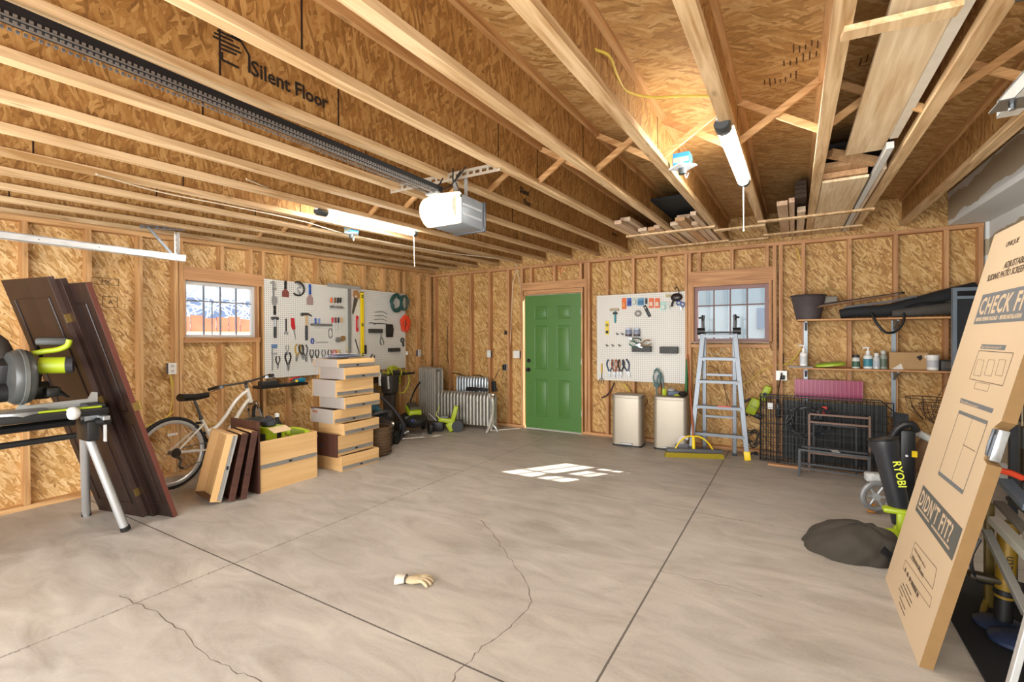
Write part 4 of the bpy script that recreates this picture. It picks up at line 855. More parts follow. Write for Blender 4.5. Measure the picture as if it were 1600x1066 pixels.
for k, (px, mm, l, r_) in enumerate(((953, mat('31506b', .4), 'dark blue pruning shears, first of the hanging cutters', .05), (960, mat('9c5a3c', .5), 'copper handled pruning shears, second of the hanging cutters', 0), (964.5, mat('b48a6a', .5), 'tan handled pruning shears, third of the hanging cutters', -.03), (970.5, BLACK, 'black pruning shears, fourth of the hanging cutters', .03), (976.5, mat('1d2d52', .4), 'navy pruning shears spread open at the right', -.3))):
    pliers(MR(px, 564, .02 + .012 * (k % 2)), mm, l, 1.45, 'pruning_shears', rot=r_, g='pruning shears on the back pegboard')
coil(MR(1027, 575, .05), mat('5f7f80', .5), 'grey green cord loop hanging over the second bin', .05, .13, 6, .006, 'cord_loop', 'cord', 9, d=.04)
# ================================================================== left side of the floor
DKW = wood('dark_stained_wood', 'z', '1a100d', '2e1b15', .38, .6, False); DKE = mat('6a3a2f', .45, var=.15); MAPLE = wood('drawer_maple', 'y', 'c99f68', 'dab47e', .5, .5, False)
MAPX = wood('drawer_maple_x', 'x', 'c99f68', 'dab47e', .5, .5, False); WALN = wood('drawer_front_brown', 'z', '38211a', '53332a', .42, .5, False); GREYF = mat('a9a19a', .5, var=.04)
BRASS = mat('b59a5a', .35, .8); RAIL = mat('b9bab8', .35, .8, .05)
def closet_leaf(P, th, L, w, label, name='closet_door', az=.213, pan=True, hz=(), edge=None):
    W = Vector((math.sqrt(1 - az * az), az, 0)); Hh = Vector((az * math.sin(th), -W.x * math.sin(th), math.cos(th))); Nn = W.cross(Hh)
    t = thing(name, label, 'door', M=basis(P, W, Nn * -1, Hh), group='leaning closet doors')
    # local: x across, y away from the face, z up the leaf
    MB().b2((0, 0, 0), (w, .035, L), .002).build('leaf', DKW, t)
    MB().b2((w, .001, 0), (w + .002, .034, L)).build('edge_strip', edge or DKE, t)
    if pan:
        for z0, z1 in ((.12, L * .43), (L * .49, L - .14)):
            b = MB()
            for a, c in (((.07, z0), (w - .07, z0)), ((w - .07, z0), (w - .07, z1)), ((w - .07, z1), (.07, z1)), ((.07, z1), (.07, z0))): b.tube([(a[0], -.0, a[1]), (c[0], -.0, c[1])], .006, 6)
            b.build('panel_moulding', DKW, t, True)
    for z in hz:
        b = MB(); b.box((w - .004, .03, z), (.03, .05, .06)); b.cyl((w + .012, .05, z - .035), (w + .012, .05, z + .035), .007, n=8); b.build('hinge', BRASS, t)
    return t
closet_leaf((-4.90, 1.56, .0), .311, 1.91, .52, 'dark brown closet door leaf leaning nearest, left of three', hz=(.22, 1.0, 1.62), edge=mat('4f3d38', .45, var=.15))
closet_leaf((-4.832, 1.612, .0), .311, 1.90, .50, 'dark brown closet door leaf squeezed in the middle', pan=False, edge=mat('35241f', .45))
closet_leaf((-4.668, 1.684, .0), .311, 1.87, .50, 'dark brown closet door leaf at right with reddish edge', hz=(.95,))
t = thing('metal_pole', 'dull grey metal pole leaning between the brown closet doors', 'pole', (0, 0, 0)); 
p0, p1 = PL(176, 628, 1, 1.50), PL(120, 512, 1, 1.32); b = MB(); b.cyl(p1, p0, .03, n=16); b.build('tube', mat('706a68', .4, .6), t, True); b = MB(); b.cyl(p0, p0 + (p0 - p1).normalized() * .02, .034, n=16); b.build('end_cap', DSTEEL, t, True)
for px, py in ((179, 643), (203, 632)): pass
# miter saw stand
st = thing('saw_stand', 'black and silver folding miter saw stand at the left edge', 'saw stand', (-4.28, 1.19, 0.03))
def LO(p): return Vector(p) - Vector((-4.28, 1.19, .03))
apex = PL(104, 690, 1, 1.36); a1 = PL(112, 690, 1, 1.36)
b = MB()
b.tube([(-.03, -1.9, .78), (-.03, .05, .80)], .028, 14); b.build('main_tube', mat('1b1c1e', .3, .4), st, True)
MB().tube([(.10, -1.9, .70), (.10, .02, .72)], .02, 12).build('lower_tube', mat('242526', .35, .4), st, True)
MB().box((.05, .1, .74), (.2, .07, .14), None, .012).build('end_bracket', BLACK, st, True)
b = MB(); b.b2((.02, .07, .78), (.09, .16, .79)); b.b2((.02, .07, .78), (.027, .16, .86)); b.b2((.083, .07, .78), (.09, .16, .86)); b.build('channel', STEEL, st)
MB().cyl((.12, .13, .80), (.20, .16, .81), .028, n=14).build('clamp_knob', BLACK, st, True)
MB().box((.16, .15, .83), (.12, .04, .03), None, .004).build('clamp_arm', STEEL, st)
MB().box((.155, .16, .72), (.03, .01, .12)).build('support_plate', LGREY, st)
MB().box((.0, .11, .70), (.06, .06, .04), None, .006).build('red_latch', RED, st)
for q, top in (((-4.19, 1.487, .0), (.05, .1, .70)), ((-4.83, 1.457, .0), (-.02, .1, .70)), ((-4.10, -.55, .0), (.05, -1.7, .70)), ((-4.9, -.55, 0), (-.02, -1.7, .70))):
    e = LO(q); tp = Vector(top); d = (e - tp).normalized(); b = MB(); b.cyl(tp, e - d * .02, .027, n=16); lg = b.build('leg', ALU, st, True)
    b = MB(); b.cyl(e - d * .03 + Vector((0, 0, .008)), e + Vector((0, 0, .008)), .031, n=16); b.build('rubber_foot', BLACK, lg, True)
ms = thing('miter_saw', 'black and lime miter saw mounted on the stand', 'miter saw', (-4.28, 1.06, .86))
b = MB(); b.box((0, .0, .045), (.34, .62, .05), None, .01); b.build('base', BLACK, ms, True)
MB().lathe([(0, 0), (.15, 0), (.15, .03), (.14, .035), (0, .035)], (.02, -.12, .055), n=28).build('turntable', mat('8f918f', .4, .5), ms, True)
b = MB(); b.pxz([(0, 0), (0, .1), (.0, .1)], 0, 0.001) if False else None; b.prism([(-.05, .31, .07), (-.05, .31, .16), (-.05, .28, .165), (-.05, .26, .12), (-.05, -.05, .11), (-.05, -.08, .13), (-.05, -.12, .07)], (.02, 0, 0)); b.build('fence', mat('c6c8c6', .4, .5), ms)
b = MB(); b.box((.02, .26, .055), (.20, .10, .08), None, .012); b.build('side_support', mat('2c2d2e', .4), ms, True)
MB().box((.125, .1, .075), (.05, .35, .012)).build('lime_scale', LIME, ms)
MB().sph((.16, .12, .05), (.045, .04, .045), 12).build('lock_knob', mat('c9c9c4', .4), ms, True)
MB().lathe([(0, -.05), (.16, -.05), (.175, -.03), (.175, .03), (.16, .05), (0, .05)], (-.02, -.09, .30), (0, 1, 0), 28).build('blade_guard', mat('4b4d4c', .35, .2, .1), ms, True)
MB().lathe([(.17, -.014), (.182, -.01), (.182, .01), (.17, .014)], (-.02, -.09, .30), (0, 1, 0), 28).build('guard_rim', mat('6f7270', .35, .4), ms, True)
b = MB(); b.box((-.14, -.12, .3), (.16, .12, .24), Matrix.Rotation(.4, 3, 'Y'), .02); b.cyl((-.08, -.2, .2), (-.08, .06, .2), .06, n=16); b.build('pivot_arm', mat('1f1f20', .45), ms, True)
b = MB(); b.tube([(-.02, -.03, .45), (.01, .03, .465), (.04, .08, .475), (.065, .12, .50), (.07, .13, .54)], .018, 10, smoothed=4); b.build('handle', LIME, ms, True)
MB().box((.02, .06, .53), (.05, .17, .055), Matrix.Rotation(-.45, 3, 'Z'), .02).build('handle_top', mat('3a3b38', .5), ms, True)
MB().cyl((.01, .0, .37), (.065, .115, .37), .055, n=20).build('motor', LIME, ms, True); MB().cyl((.065, .115, .37), (.08, .148, .37), .058, .05, n=20).build('motor_cap', mat('35363a', .4), ms, True)
MB().sph((-.26, -.2, .42), (.16, .14, .19), 14).build('dust_bag', mat('57504a', .8), ms, True)
b = MB(); b.tube([(-.14, .02, .5), (-.2, .06, .4), (-.24, .06, .3), (-.2, .04, .2)], .012, 8, smoothed=4); b.build('hose', BLACK, ms, True)
b = MB(); b.box((-.02, .06, .19), (.12, .08, .07), None, .02); b.prism([(.02, .08, .17), (.12, .1, .155), (.02, .08, .2)], (0, .02, 0)); b.build('lower_clamp', BLACK, ms, True)
text('RYOBI', .035, mat('1c1c1c', .6), ms, basis((.075, .018, .355), (.426, .905, 0), (0, 0, 1), (.905, -.426, 0)), name='lettering')
# bicycle
bk = thing('bicycle', 'white step-through bicycle parked along the left wall', 'bicycle', M=TM((-4.985, 2.135, 0), math.atan2(.98, -.17), -.05))
WH = mat('e6e1d4', .3, coat=.4, var=.03)
def wheel(x, nm):
    w = MB().torus((x, 0, .335), .318, .019, (0, 1, 0), 44, 8).build(nm, RUBBER, bk, True)
    b = MB(); b.lathe([(.304, -.014), (.282, -.014), (.272, -.006), (.272, .006), (.282, .014), (.304, .014)], (x, 0, .335), (0, 1, 0), 44, capped=False); b.b.verts; b.build('rim', mat('c9cbcb', .4, .5), w, True)
    b = MB()
    for k in range(28):
        a = 2 * PI * k / 28; a2 = a + (.5 if k % 2 else -.5); s = -.02 if k % 4 < 2 else .02
        b.cyl((x + .018 * math.cos(a2), s, .335 + .018 * math.sin(a2)), (x + .285 * math.cos(a), 0, .335 + .285 * math.sin(a)), .0013, n=4)
    b.build('spokes', STEEL, w); MB().cyl((x, -.035, .335), (x, .035, .335), .019, n=12).build('hub', DSTEEL, w, True)
    MB().box((x + .02, .012, .335 + .17), (.09, .006, .022)).build('reflector', mat('e8e8e4', .2), w)
wheel(0, 'rear_wheel'); wheel(1.06, 'front_wheel')
STEER = ('front_wheel', 'fork', 'stem', 'handlebar', 'grip', 'brake_lever')
b = MB(); s3 = lambda P: [Vector((a, y, z)) for a, y, z in P]
b.tube([(.43, 0, .285), (.345, 0, .50), (.30, 0, .60)], .017, 10); b.tube(s3([(.345, 0, .47), (.45, 0, .50), (.56, 0, .60), (.66, 0, .72), (.76, 0, .80), (.83, 0, .83)]), .019, 10, smoothed=4)
b.tube(s3([(.44, 0, .29), (.56, 0, .40), (.68, 0, .56), (.78, 0, .68), (.85, 0, .74)]), .02, 10, smoothed=4); b.tube([(.82, 0, .86), (.865, 0, .70)], .023, 12)
for s in (-1, 1): b.tube([(.0, s * .055, .335), (.2, s * .045, .31), (.40, s * .02, .285)], .010, 8); b.tube([(.0, s * .055, .335), (.315, s * .018, .56)], .009, 8)
b.build('frame', WH, bk, True)
b = MB()
for s in (-1, 1): b.tube([(.87, s * .05, .68), (.93, s * .055, .55), (1.06, s * .055, .335)], .014, 8)
b.tube([(.865, 0, .70), (.875, -.055, .68)], .016, 8); b.tube([(.865, 0, .70), (.875, .055, .68)], .016, 8); b.build('fork', CHROME, bk, True)
b = MB(); b.cyl((.30, 0, .60), (.232, 0, .815), .013, n=10); b.cyl((.295, 0, .605), (.288, 0, .625), .02, n=12); b.build('seat_post', DSTEEL, bk, True)
b = MB(); rings = []
for u in range(13):
    q = u / 12; w = .016 + .062 * max(0, (q - .25) / .75) ** 1.3 if q > .25 else .016 + .012 * q; w *= (1 if q < .9 else .8); h_ = .03 + .012 * q; x = .38 - .28 * q; zc = .825 + .022 * abs(q - .45)
    rings.append([b.b.verts.new((x, w * math.cos(2 * PI * k / 14), zc + h_ * math.sin(2 * PI * k / 14) * (1 if k < 7 else .8))) for k in range(14)])
for A, B_ in zip(rings, rings[1:]): b.bridge(A, B_)
b._f(rings[0]); b._f(rings[-1]); b.build('saddle', BLACK, bk, True)
b = MB(); b.cyl((.82, 0, .86), (.81, 0, .90), .017, n=10); b.tube([(.81, 0, .90), (.86, 0, .935)], .016, 8); b.build('stem', DSTEEL, bk, True)
b = MB(); b.tube(s3([(.66, -.29, .93), (.78, -.24, .945), (.85, -.12, .935), (.86, 0, .93), (.85, .12, .935), (.78, .24, .945), (.66, .29, .93)]), .011, 8, smoothed=5); b.build('handlebar', DSTEEL, bk, True)
for s in (-1, 1):
    MB().tube([(.62, s * .305, .925), (.74, s * .258, .94)], .017, 10).build('grip', BLACK, bk, True); b = MB(); b.tube(s3([(.80, s * .22, .93), (.76, s * .27, .915), (.68, s * .31, .90)]), .006, 6, smoothed=3); b.box((.79, s * .225, .93), (.04, .03, .03)); b.build('brake_lever', DSTEEL, bk, True)
b = MB(); b.lathe([(.085, -.004), (.085, .004)], (.43, -.05, .285), (0, 1, 0), 28); b.build('chainring', BLACK, bk, True); b = MB(); b.lathe([(0, -.02), (.045, -.018), (.03, .02), (0, .02)], (0, -.045, .335), (0, 1, 0), 20); b.build('cassette', DSTEEL, bk, True)
b = MB(); b.tube([(.43, -.07, .285), (.50, -.075, .13)], .011, 8); b.box((.51, -.12, .12), (.09, .09, .02)); b.tube([(.43, .06, .285), (.36, .065, .44)], .011, 8); b.box((.35, .11, .45), (.09, .09, .02)); b.build('crank', BLACK, bk, True)
b = MB(); b.tube(s3([(.0, -.06, .31), (.04, -.062, .26), (.02, -.062, .21), (.06, -.06, .18)]), .012, 8, smoothed=3); b.tube(s3([(.43, -.05, .37), (.2, -.05, .37), (.0, -.05, .375)]), .004, 5); b.tube(s3([(.43, -.05, .20), (.2, -.055, .20), (.04, -.06, .18)]), .004, 5); b.build('derailleur', DSTEEL, bk, True)
b = MB(); b.box((.255, -.02, .575), (.03, .05, .02)); b.box((.23, 0, .545), (.02, .09, .03)); b.build('rear_brake', BLACK, bk)
_ax = Vector((-.045, 0, .16)).normalized(); _sm = Matrix.Translation((.843, 0, .78)) @ Matrix.Rotation(R(42), 4, _ax) @ Matrix.Translation((-.843, 0, -.78))
for c in children(bk):
    if c.name.split('.')[0] in STEER: c.matrix_local = _sm
# drawers
def drawer(name, label, M, L, W, H, m=MAPLE, front=None, fy=0, fw=None, fh=None, knob=False, rail=True, group=None, my=None, gf=True):
    """open box: length L along local y (sides), W along local x, H along z; origin at the front corner nearest the camera (x max)"""
    t = thing(name, label, 'drawer', M=M, group=group); w = .013
    MB().b2((-w, 0, 0), (0, L, H), .001).build('side_panel', m, t); MB().b2((-W, 0, 0), (-W + w, L, H), .001).build('side_panel', m, t)
    MB().b2((-W + w, L - w, 0), (-w, L, H), .001).build('back_panel', MAPX, t); MB().b2((-W + w, 0, 0), (-w, w, H), .001).build('front_panel', my or MAPX, t)
    MB().b2((-W + w, w, .01), (-w, L - w, .018)).build('bottom_panel', m, t)
    if front: 
        f = MB().b2((-W - .02, -.018, -.01 if fh is None else 0), (.012, 0, fh or H + .02), .002).build('drawer_front', front, t)
        if knob: MB().lathe([(.006, 0), (.006, .012), (.015, .018), (.016, .026), (0, .03)], (-W / 2, -.018, (fh or H) * .8 if fh else H / 2), (0, -1, 0), 14).build('knob', mat('2c2e38', .3), f, True)
    if rail:
        z = H * .5 if fh else H * .22; b = MB(); b.b2((0, .01, z - .018), (.009, L - .01, z - .012)); b.b2((0, .01, z + .012), (.009, L - .01, z + .018)); b.b2((0, .01, z - .018), (.003, L - .01, z + .018)); b.b2((.003, .01, z - .005), (.006, L * .7, z + .005)); b.build('slide_rail', RAIL, t); MB().box((.008, L * .5, z), (.006, .03, .014)).build('slide_catch', BLACK, t)
    return t
big = drawer('deep_drawer', 'deep tan drawer with dark front holding lime boxes', TM((-4.155, 2.47, 0), 0), .60, .42, .465, MAPLE, WALN, fh=.655, knob=True)
lb = thing('cardboard_box', 'lime tool box with open flaps inside deep drawer', 'box', M=TM((-4.36, 2.68, .02), R(8)))
b = MB(); b.box((0, 0, .27), (.22, .20, .54)); b.build('carton', LIME, lb); MB().box((.111, .03, .27), (.002, .05, .54)).build('black_side', BLACK, lb)
MB().box((.04, -.101, .42), (.09, .002, .13)).build('picture_panel', mat('2b2f38', .5), lb)
b = MB(); b.prism([(.11, -.1, .54), (.11, .1, .54), (.20, .1, .50), (.20, -.1, .50)], (0, 0, .003)); b.build('flap', mat('d8bd96', .7), lb); b = MB(); b.prism([(-.11, -.1, .54), (-.11, .1, .54), (-.25, .12, .60), (-.25, -.08, .60)], (0, 0, .003)); b.build('flap', mat('2a2c24', .6), lb)
text('RYOBI', .045, BLACK, lb, basis((-.06, -.102, .37), (0, 0, 1), (-1, 0, 0), (0, -1, 0)), name='lettering')
b = MB(); b.sph((0, 0, .57), (.09, .07, .05), 10); b.tube([(-.08, 0, .55), (-.03, .02, .62), (.06, 0, .60)], .018, 8, smoothed=4); b.build('packed_tool', mat('34363c', .5), lb, True)
t = thing('cordless_tool', 'lime handheld tool lying in deep drawer beside the box', 'power tool', M=TM((-4.27, 2.93, .44), R(75), 0, .3)); MB().sph((0, 0, .02), (.15, .06, .055), 14).build('body', LIME, t, True); MB().box((-.03, -.05, .03), (.13, .03, .05), None, .012).build('vent', mat('6c7a1c', .5), t, True); MB().tube([(-.12, 0, .0), (-.2, 0, -.06), (-.22, 0, -.12)], .022, 8, smoothed=3).build('grip', BLACK, t, True); MB().cyl((.13, 0, .02), (.19, 0, .0), .04, .03, n=14).build('nose', GREY, t, True)
t = thing('spray_bottle', 'dark bottle heads with white cap behind the lime box', 'bottle', M=TM((-4.5, 2.86, .30))); MB().lathe([(0, 0), (.045, .01), (.045, .24), (.02, .28), (.02, .31), (0, .31)]).build('body', BLACK, t, True); MB().lathe([(.022, .31), (.022, .34), (0, .35)]).build('cap', WHITE, t, True)
# three shallow drawers leaning on end
def lean(P, ang, label, **k):
    # stands on its short end: length axis points up and leans toward +y
    W = Vector((.985, -.17, 0)); U = Vector((.17 * math.sin(ang), .985 * math.sin(ang), math.cos(ang))); N_ = W.cross(U)
    return drawer('shallow_drawer', label, basis(P, W, U, N_) if False else basis(P, W, U, N_), k.pop('L', .56), k.pop('W', .42), k.pop('H', .09), group='drawers leaning in front of the deep drawer', **k)
lean((-4.185, 2.15, .012), .24, 'shallow tan drawer leaning open side toward the camera', L=.57, W=.40, H=.085, my=WALN)
lean((-4.13, 2.235, .005), .20, 'dark brown drawer leaning, middle of the three', L=.575, W=.38, H=.05, m=WALN, rail=False, my=WALN); lean((-4.10, 2.32, .005), .17, 'dark brown drawer leaning closest to the deep drawer', L=.58, W=.38, H=.05, m=WALN, rail=False, my=WALN)
# stack of eight drawers
ST = [(.165, -.0, -4.07, WALN, False), (.215, -.03, -4.10, WALN, True), (.125, .02, -4.05, GREYF, False), (.150, -.06, -4.11, GREYF, False), (.125, .03, -4.05, GREYF, False), (.185, -.04, -4.10, GREYF, False), (.130, .03, -4.05, GREYF, False), (.09, -.02, -4.09, GREYF, False)]
z = .0; ordn = ['bottom drawer of the tall stack, tan sides', 'stacked drawer with brown front and dark knob', 'third drawer up in the tall stack', 'fourth drawer up, holding small brown boards', 'fifth drawer up in the tall stack, pushed back', 'sixth drawer up, tallest grey front in the stack', 'seventh drawer up in the tall stack', 'topmost drawer of the stack under the papers']
for k, (h, dy, x, fm, kn) in enumerate(ST):
    rz = R((-2, 1, 2, -1, 1.5, -1, 1, 0)[k]); fr = kn
    drawer('stacked_drawer', ordn[k], TM((x, 3.30 + dy, z + .001), rz), .50, .40, h - .004, MAPLE, WALN if fr else None, knob=kn, group='drawers in the tall stack', my=(GREYF if k > 2 else MAPX))
    z += h
# stack top papers
b = MB(); rr = random.Random(3)
for k in range(7):
    M = Matrix.Rotation(rr.uniform(-.3, .3), 3, 'Z') @ Matrix.Rotation(rr.uniform(-.04, .04), 3, 'X'); b.mi = k % 3; b.box((rr.uniform(-.05, .05), rr.uniform(-.05, .05), .004 + k * .006), (.26 - .01 * k, .40 - .02 * k, .003), M)
t = tag(b.build('plans', [mat('c9ccd6', .6, var=.2, scale=40), mat('5b6a92', .6, var=.5, scale=60), mat('8089a0', .6, var=.4, scale=50)], None, M=TM((-4.30, 3.53, z + .006), .1)), 'crumpled blue and white paper plans on the drawer stack', 'papers')
t = thing('wood_offcut', 'brown offcuts resting across the fourth stacked drawer', 'wood pieces', M=TM((-4.36, 3.33, .60), R(60), 0, .2)); MB().box((0, 0, .0), (.26, .05, .02)).build('upper_strip', mat('8a5638', .6), t); MB().box((.0, .05, .03), (.3, .04, .018)).build('dark_strip', mat('4f3328', .6), t)
# woven basket
bs = thing('woven_basket', 'brown woven basket beside the drawer stack', 'basket', (-4.34, 4.03, 0)); WK = mat('5f4831', .8, var=.55, scale=70, bump=.6)
MB().lathe([(0, .004), (.15, .004), (.165, .02), (.175, .17), (.178, .33), (.168, .33), (.165, .17), (.155, .03), (0, .02)], n=28).build('body', WK, bs, True)
b = MB()
for k in range(9): b.torus((0, 0, .03 + .035 * k), .17 + .008 * k / 9 + .004, .007, n=28, m=6)
b.build('weave_bands', WK, bs, True)
MB().torus((0, 0, .33), .174, .013, n=28).build('rim', WK, bs, True)
# canister vacuum and stroller-like hoop
vc = thing('shop_vacuum', 'black vacuum with curved hose behind the woven basket', 'vacuum', (-4.66, 4.34, 0)); MB().sph((0, 0, .22), (.2, .24, .17), 18).build('body', mat('2a2b2e', .3), vc, True); MB().lathe([(0, .0), (.2, .0), (.21, .1), (.19, .16)], n=24).build('tank', BLACK, vc, True)
MB().tube([(.1, .1, .36), (.02, .2, .42), (-.1, .1, .4), (-.16, -.1, .34)], .03, 10, smoothed=5).build('carry_handle', mat('3b3c3f', .4), vc, True); MB().sph((.12, .14, .28), (.05, .03, .04), 10).build('chrome_button', CHROME, vc, True)
for s in ((.12, .2), (.16, -.1)): MB().cyl((s[0], s[1], .05), (s[0] + .04, s[1], .05), .05, n=14).build('wheel', BLACK, vc, True)
bc = thing('folding_chair', 'black curved tube frame with teal fabric beside vacuum', 'folding chair', (-4.86, 4.42, 0)); MB().tube([Vector(q) for q in ((.26, .28, .03), (.30, .30, .2), (.22, .22, .42), (.05, .12, .62), (-.14, .0, .80), (-.3, -.12, .86))], .022, 10, smoothed=6).build('hoop', mat('2b2a2f', .45), bc, True)
b = MB(); b.grid(lambda u, v: (-.22 + .34 * u * (1 - .6 * v), -.10 + .24 * u * (1 - .6 * v), .32 + .48 * v + .02 * u), 8, 8); b.build('teal_fabric', mat('2c5661', .7), bc, True, solid=.006)
MB().tube([(-.05, -.1, .0), (.05, .02, .45)], .012, 8).build('leg', BLACK, bc, True)
MB().box((.16, .22, .07), (.22, .16, .14), None, .03).build('foot_box', mat('1b1c1e', .4), bc, True)
# lawn mower and cord
mwr = thing('lawn_mower', 'lime and black lawn mower in front of tall radiator', 'lawn mower', M=TM((-4.85, 5.22, 0), R(-35)))
MB().sph((0, 0, .20), (.27, .21, .12), 18).build('deck', mat('1e1f20', .5), mwr, True); MB().box((0, 0, .33), (.34, .2, .10), Matrix.Rotation(.18, 3, 'Y'), .035).build('battery_cover', LIME, mwr, True); MB().box((.0, 0, .395), (.26, .15, .05), Matrix.Rotation(.18, 3, 'Y'), .02).build('top_lid', mat('4d4c3e', .5), mwr, True)
MB().box((.02, -.05, .25), (.32, .2, .05), None, .015).build('grille', mat('57584f', .5), mwr, True)
for s in ((-.2, -.2), (.2, -.2), (-.2, .2), (.2, .2)): MB().cyl((s[0], s[1] - .02, .09), (s[0], s[1] + .02, .09), .09, n=18).build('wheel', BLACK, mwr, True)
MB().tube([Vector(q) for q in ((-.12, -.22, .16), (.0, -.30, .10), (.10, -.36, .03), (.30, -.30, .03), (.36, -.14, .10))], .014, 8, smoothed=5).build('bent_handle', ALU, mwr, True)
MB().box((.20, -.2, .15), (.14, .1, .12), None, .02).build('grass_chute', mat('2b2e36', .4), mwr, True); MB().sph((.25, -.06, .22), .03, 8).build('blue_cap', mat('27356b', .4), mwr, True)
MB().tube([(-.22, .0, .25), (-.24, .02, .45), (-.2, .08, .62), (-.06, .12, .74)], .013, 8, smoothed=4).build('push_handle', BLACK, mwr, True)
cc = coil(TM((-5.36, 5.25, 1.0), HP), mat('c4cc2c', .5, var=.2), 'tangled yellow green cord hanging above the mower', .17, .20, 5, .008, 'extension_cord', 'cord', 21, tail=[(.1, -.05, -.42), (.2, -.1, -.45), (.3, -.1, -.35), (.33, -.1, -.2), (.22, -.1, -.1)], d=.14, fill=.3)
t = thing('tool_bucket', 'dark cluttered caddy of hoses above the mower', 'tool caddy', M=TM((-5.05, 4.95, .60), .3)); MB().lathe([(0, 0), (.11, .01), (.14, .2), (.13, .26), (.0, .24)]).build('body', mat('2a2520', .6), t, True); MB().cyl((-.1, -.1, .12), (-.1, -.1, .3), .02, n=10).build('white_bottle', WHITE, t, True); MB().cyl((.05, -.12, .08), (.04, -.12, .26), .02, n=10).build('steel_bottle', STEEL, t, True)
MB().box((0, 0, -.28), (.16, .12, .56), None, .02).build('stand_post', mat('3b332c', .6), t)
# small lime tool on the floor
t = thing('electric_trimmer', 'small lime and black power tool on floor before radiator', 'power tool', M=TM((-4.43, 5.56, 0), R(30)))
b = MB(); b.box((-.06, 0, .17), (.22, .08, .07), Matrix.Rotation(.15, 3, 'Y'), .02); b.box((.07, 0, .26), (.07, .07, .26), Matrix.Rotation(.25, 3, 'Y'), .02); b.box((.02, 0, .08), (.12, .08, .14), Matrix.Rotation(-.5, 3, 'Y'), .02); b.build('body', LIME, t, True)
MB().cyl((.12, -.05, .085), (.12, .08, .085), .085, n=20).build('wheel', BLACK, t, True); MB().box((-.2, .03, .08), (.22, .12, .15), None, .03).build('motor_housing', mat('202022', .5), t, True); MB().tube([(-.14, -.03, .2), (-.2, -.03, .26), (-.16, -.03, .34), (-.16, -.02, .40)], .008, 6, smoothed=4).build('wire_hook', mat('b6c060', .5), t, True); MB().box((-.08, 0, .22), (.12, .07, .03), None, .01).build('grey_lever', GREY, t, True); MB().cyl((-.30, -.03, .27), (-.2, -.03, .17), .008, n=8).build('rod', STEEL, t)
# radiators
def radiator(name, label, loc, rz, n, pitch, h, d, m, foot=True):
    t = thing(name, label, 'radiator', M=TM(loc, rz), group='cast iron radiators'); r = pitch * .33
    for k in range(n):
        x = (k + .5) * pitch; b = MB()
        for s in (-1, 0, 1) if d > .14 else (-1, 1): b.tube([(x, s * (d / 2 - r), .07), (x, s * (d / 2 - r), h - .07)], r, 8)
        b.tube([Vector(q) for q in ((x, -d / 2 + r, h - .08), (x, -d / 2 + r * 1.6, h - .03), (x, 0, h - r), (x, d / 2 - r * 1.6, h - .03), (x, d / 2 - r, h - .08))], r * 1.04, 8, smoothed=3)
        b.tube([Vector(q) for q in ((x, -d / 2 + r, .09), (x, 0, .06), (x, d / 2 - r, .09))], r * 1.04, 8, smoothed=3)
        if foot and k in (0, n - 1): b.cyl((x, -d / 2 + r, 0), (x, -d / 2 + r, .08), r * 1.2, r * .8, n=8); b.cyl((x, d / 2 - r, 0), (x, d / 2 - r, .08), r * 1.2, r * .8, n=8)
        b.build('section', m, t, True)
    return t
RAD = mat('aeaa9f', .42, .45, .2, 20)
radiator('radiator', 'tall narrow cast iron radiator in the left corner', (-5.36, 6.0, 0), R(-14), 8, .06, .93, .19, RAD)
radiator('radiator', 'long low cast iron radiator near the green door', (-4.93, 5.93, 0), R(3), 17, .061, .56, .17, RAD)
radiator('radiator', 'bright silver radiator standing behind the low one', (-4.80, 6.22, 0), R(2), 11, .055, .78, .10, mat('c3cbcf', .35, .6, .06))
coil(TM((-4.15, 5.93, .60)) @ Matrix.Rotation(-HP, 4, 'X'), mat('1b1b1d', .5), 'black hose coil lying on top of low radiator', .2, .07, 7, .01, 'black_hose', 'hose', 31, tail=None, d=.04)
t = thing('chrome_bracket', 'shiny bent metal bracket standing at the radiator right end', 'bracket', M=TM((-3.87, 5.84, 0), .1)); b = MB(); b.tube([Vector(q) for q in ((-.03, -.12, .005), (.0, -.06, .10), (.02, .0, .30), (.0, .02, .48), (-.05, .04, .56))], [.022, .035], 8, smoothed=4); b.build('bent_strap', mat('dfe1df', .22, .8), t, True); MB().tube([(.02, .02, .10), (.06, .02, .07), (.09, .03, .005)], .014, 8, smoothed=3).build('small_leg', STEEL, t, True)
t = thing('power_adapter', 'black plug bar standing on the radiator end', 'power strip', M=TM((-3.94, 6.02, .66), 0, .1)); MB().box((0, 0, 0), (.07, .05, .16), None, .01).build('body', BLACK, t); MB().tube([(0, 0, .08), (.02, .05, .16), (.04, .12, .25)], .005, 6, smoothed=3).build('cord', BLACK, t, True)
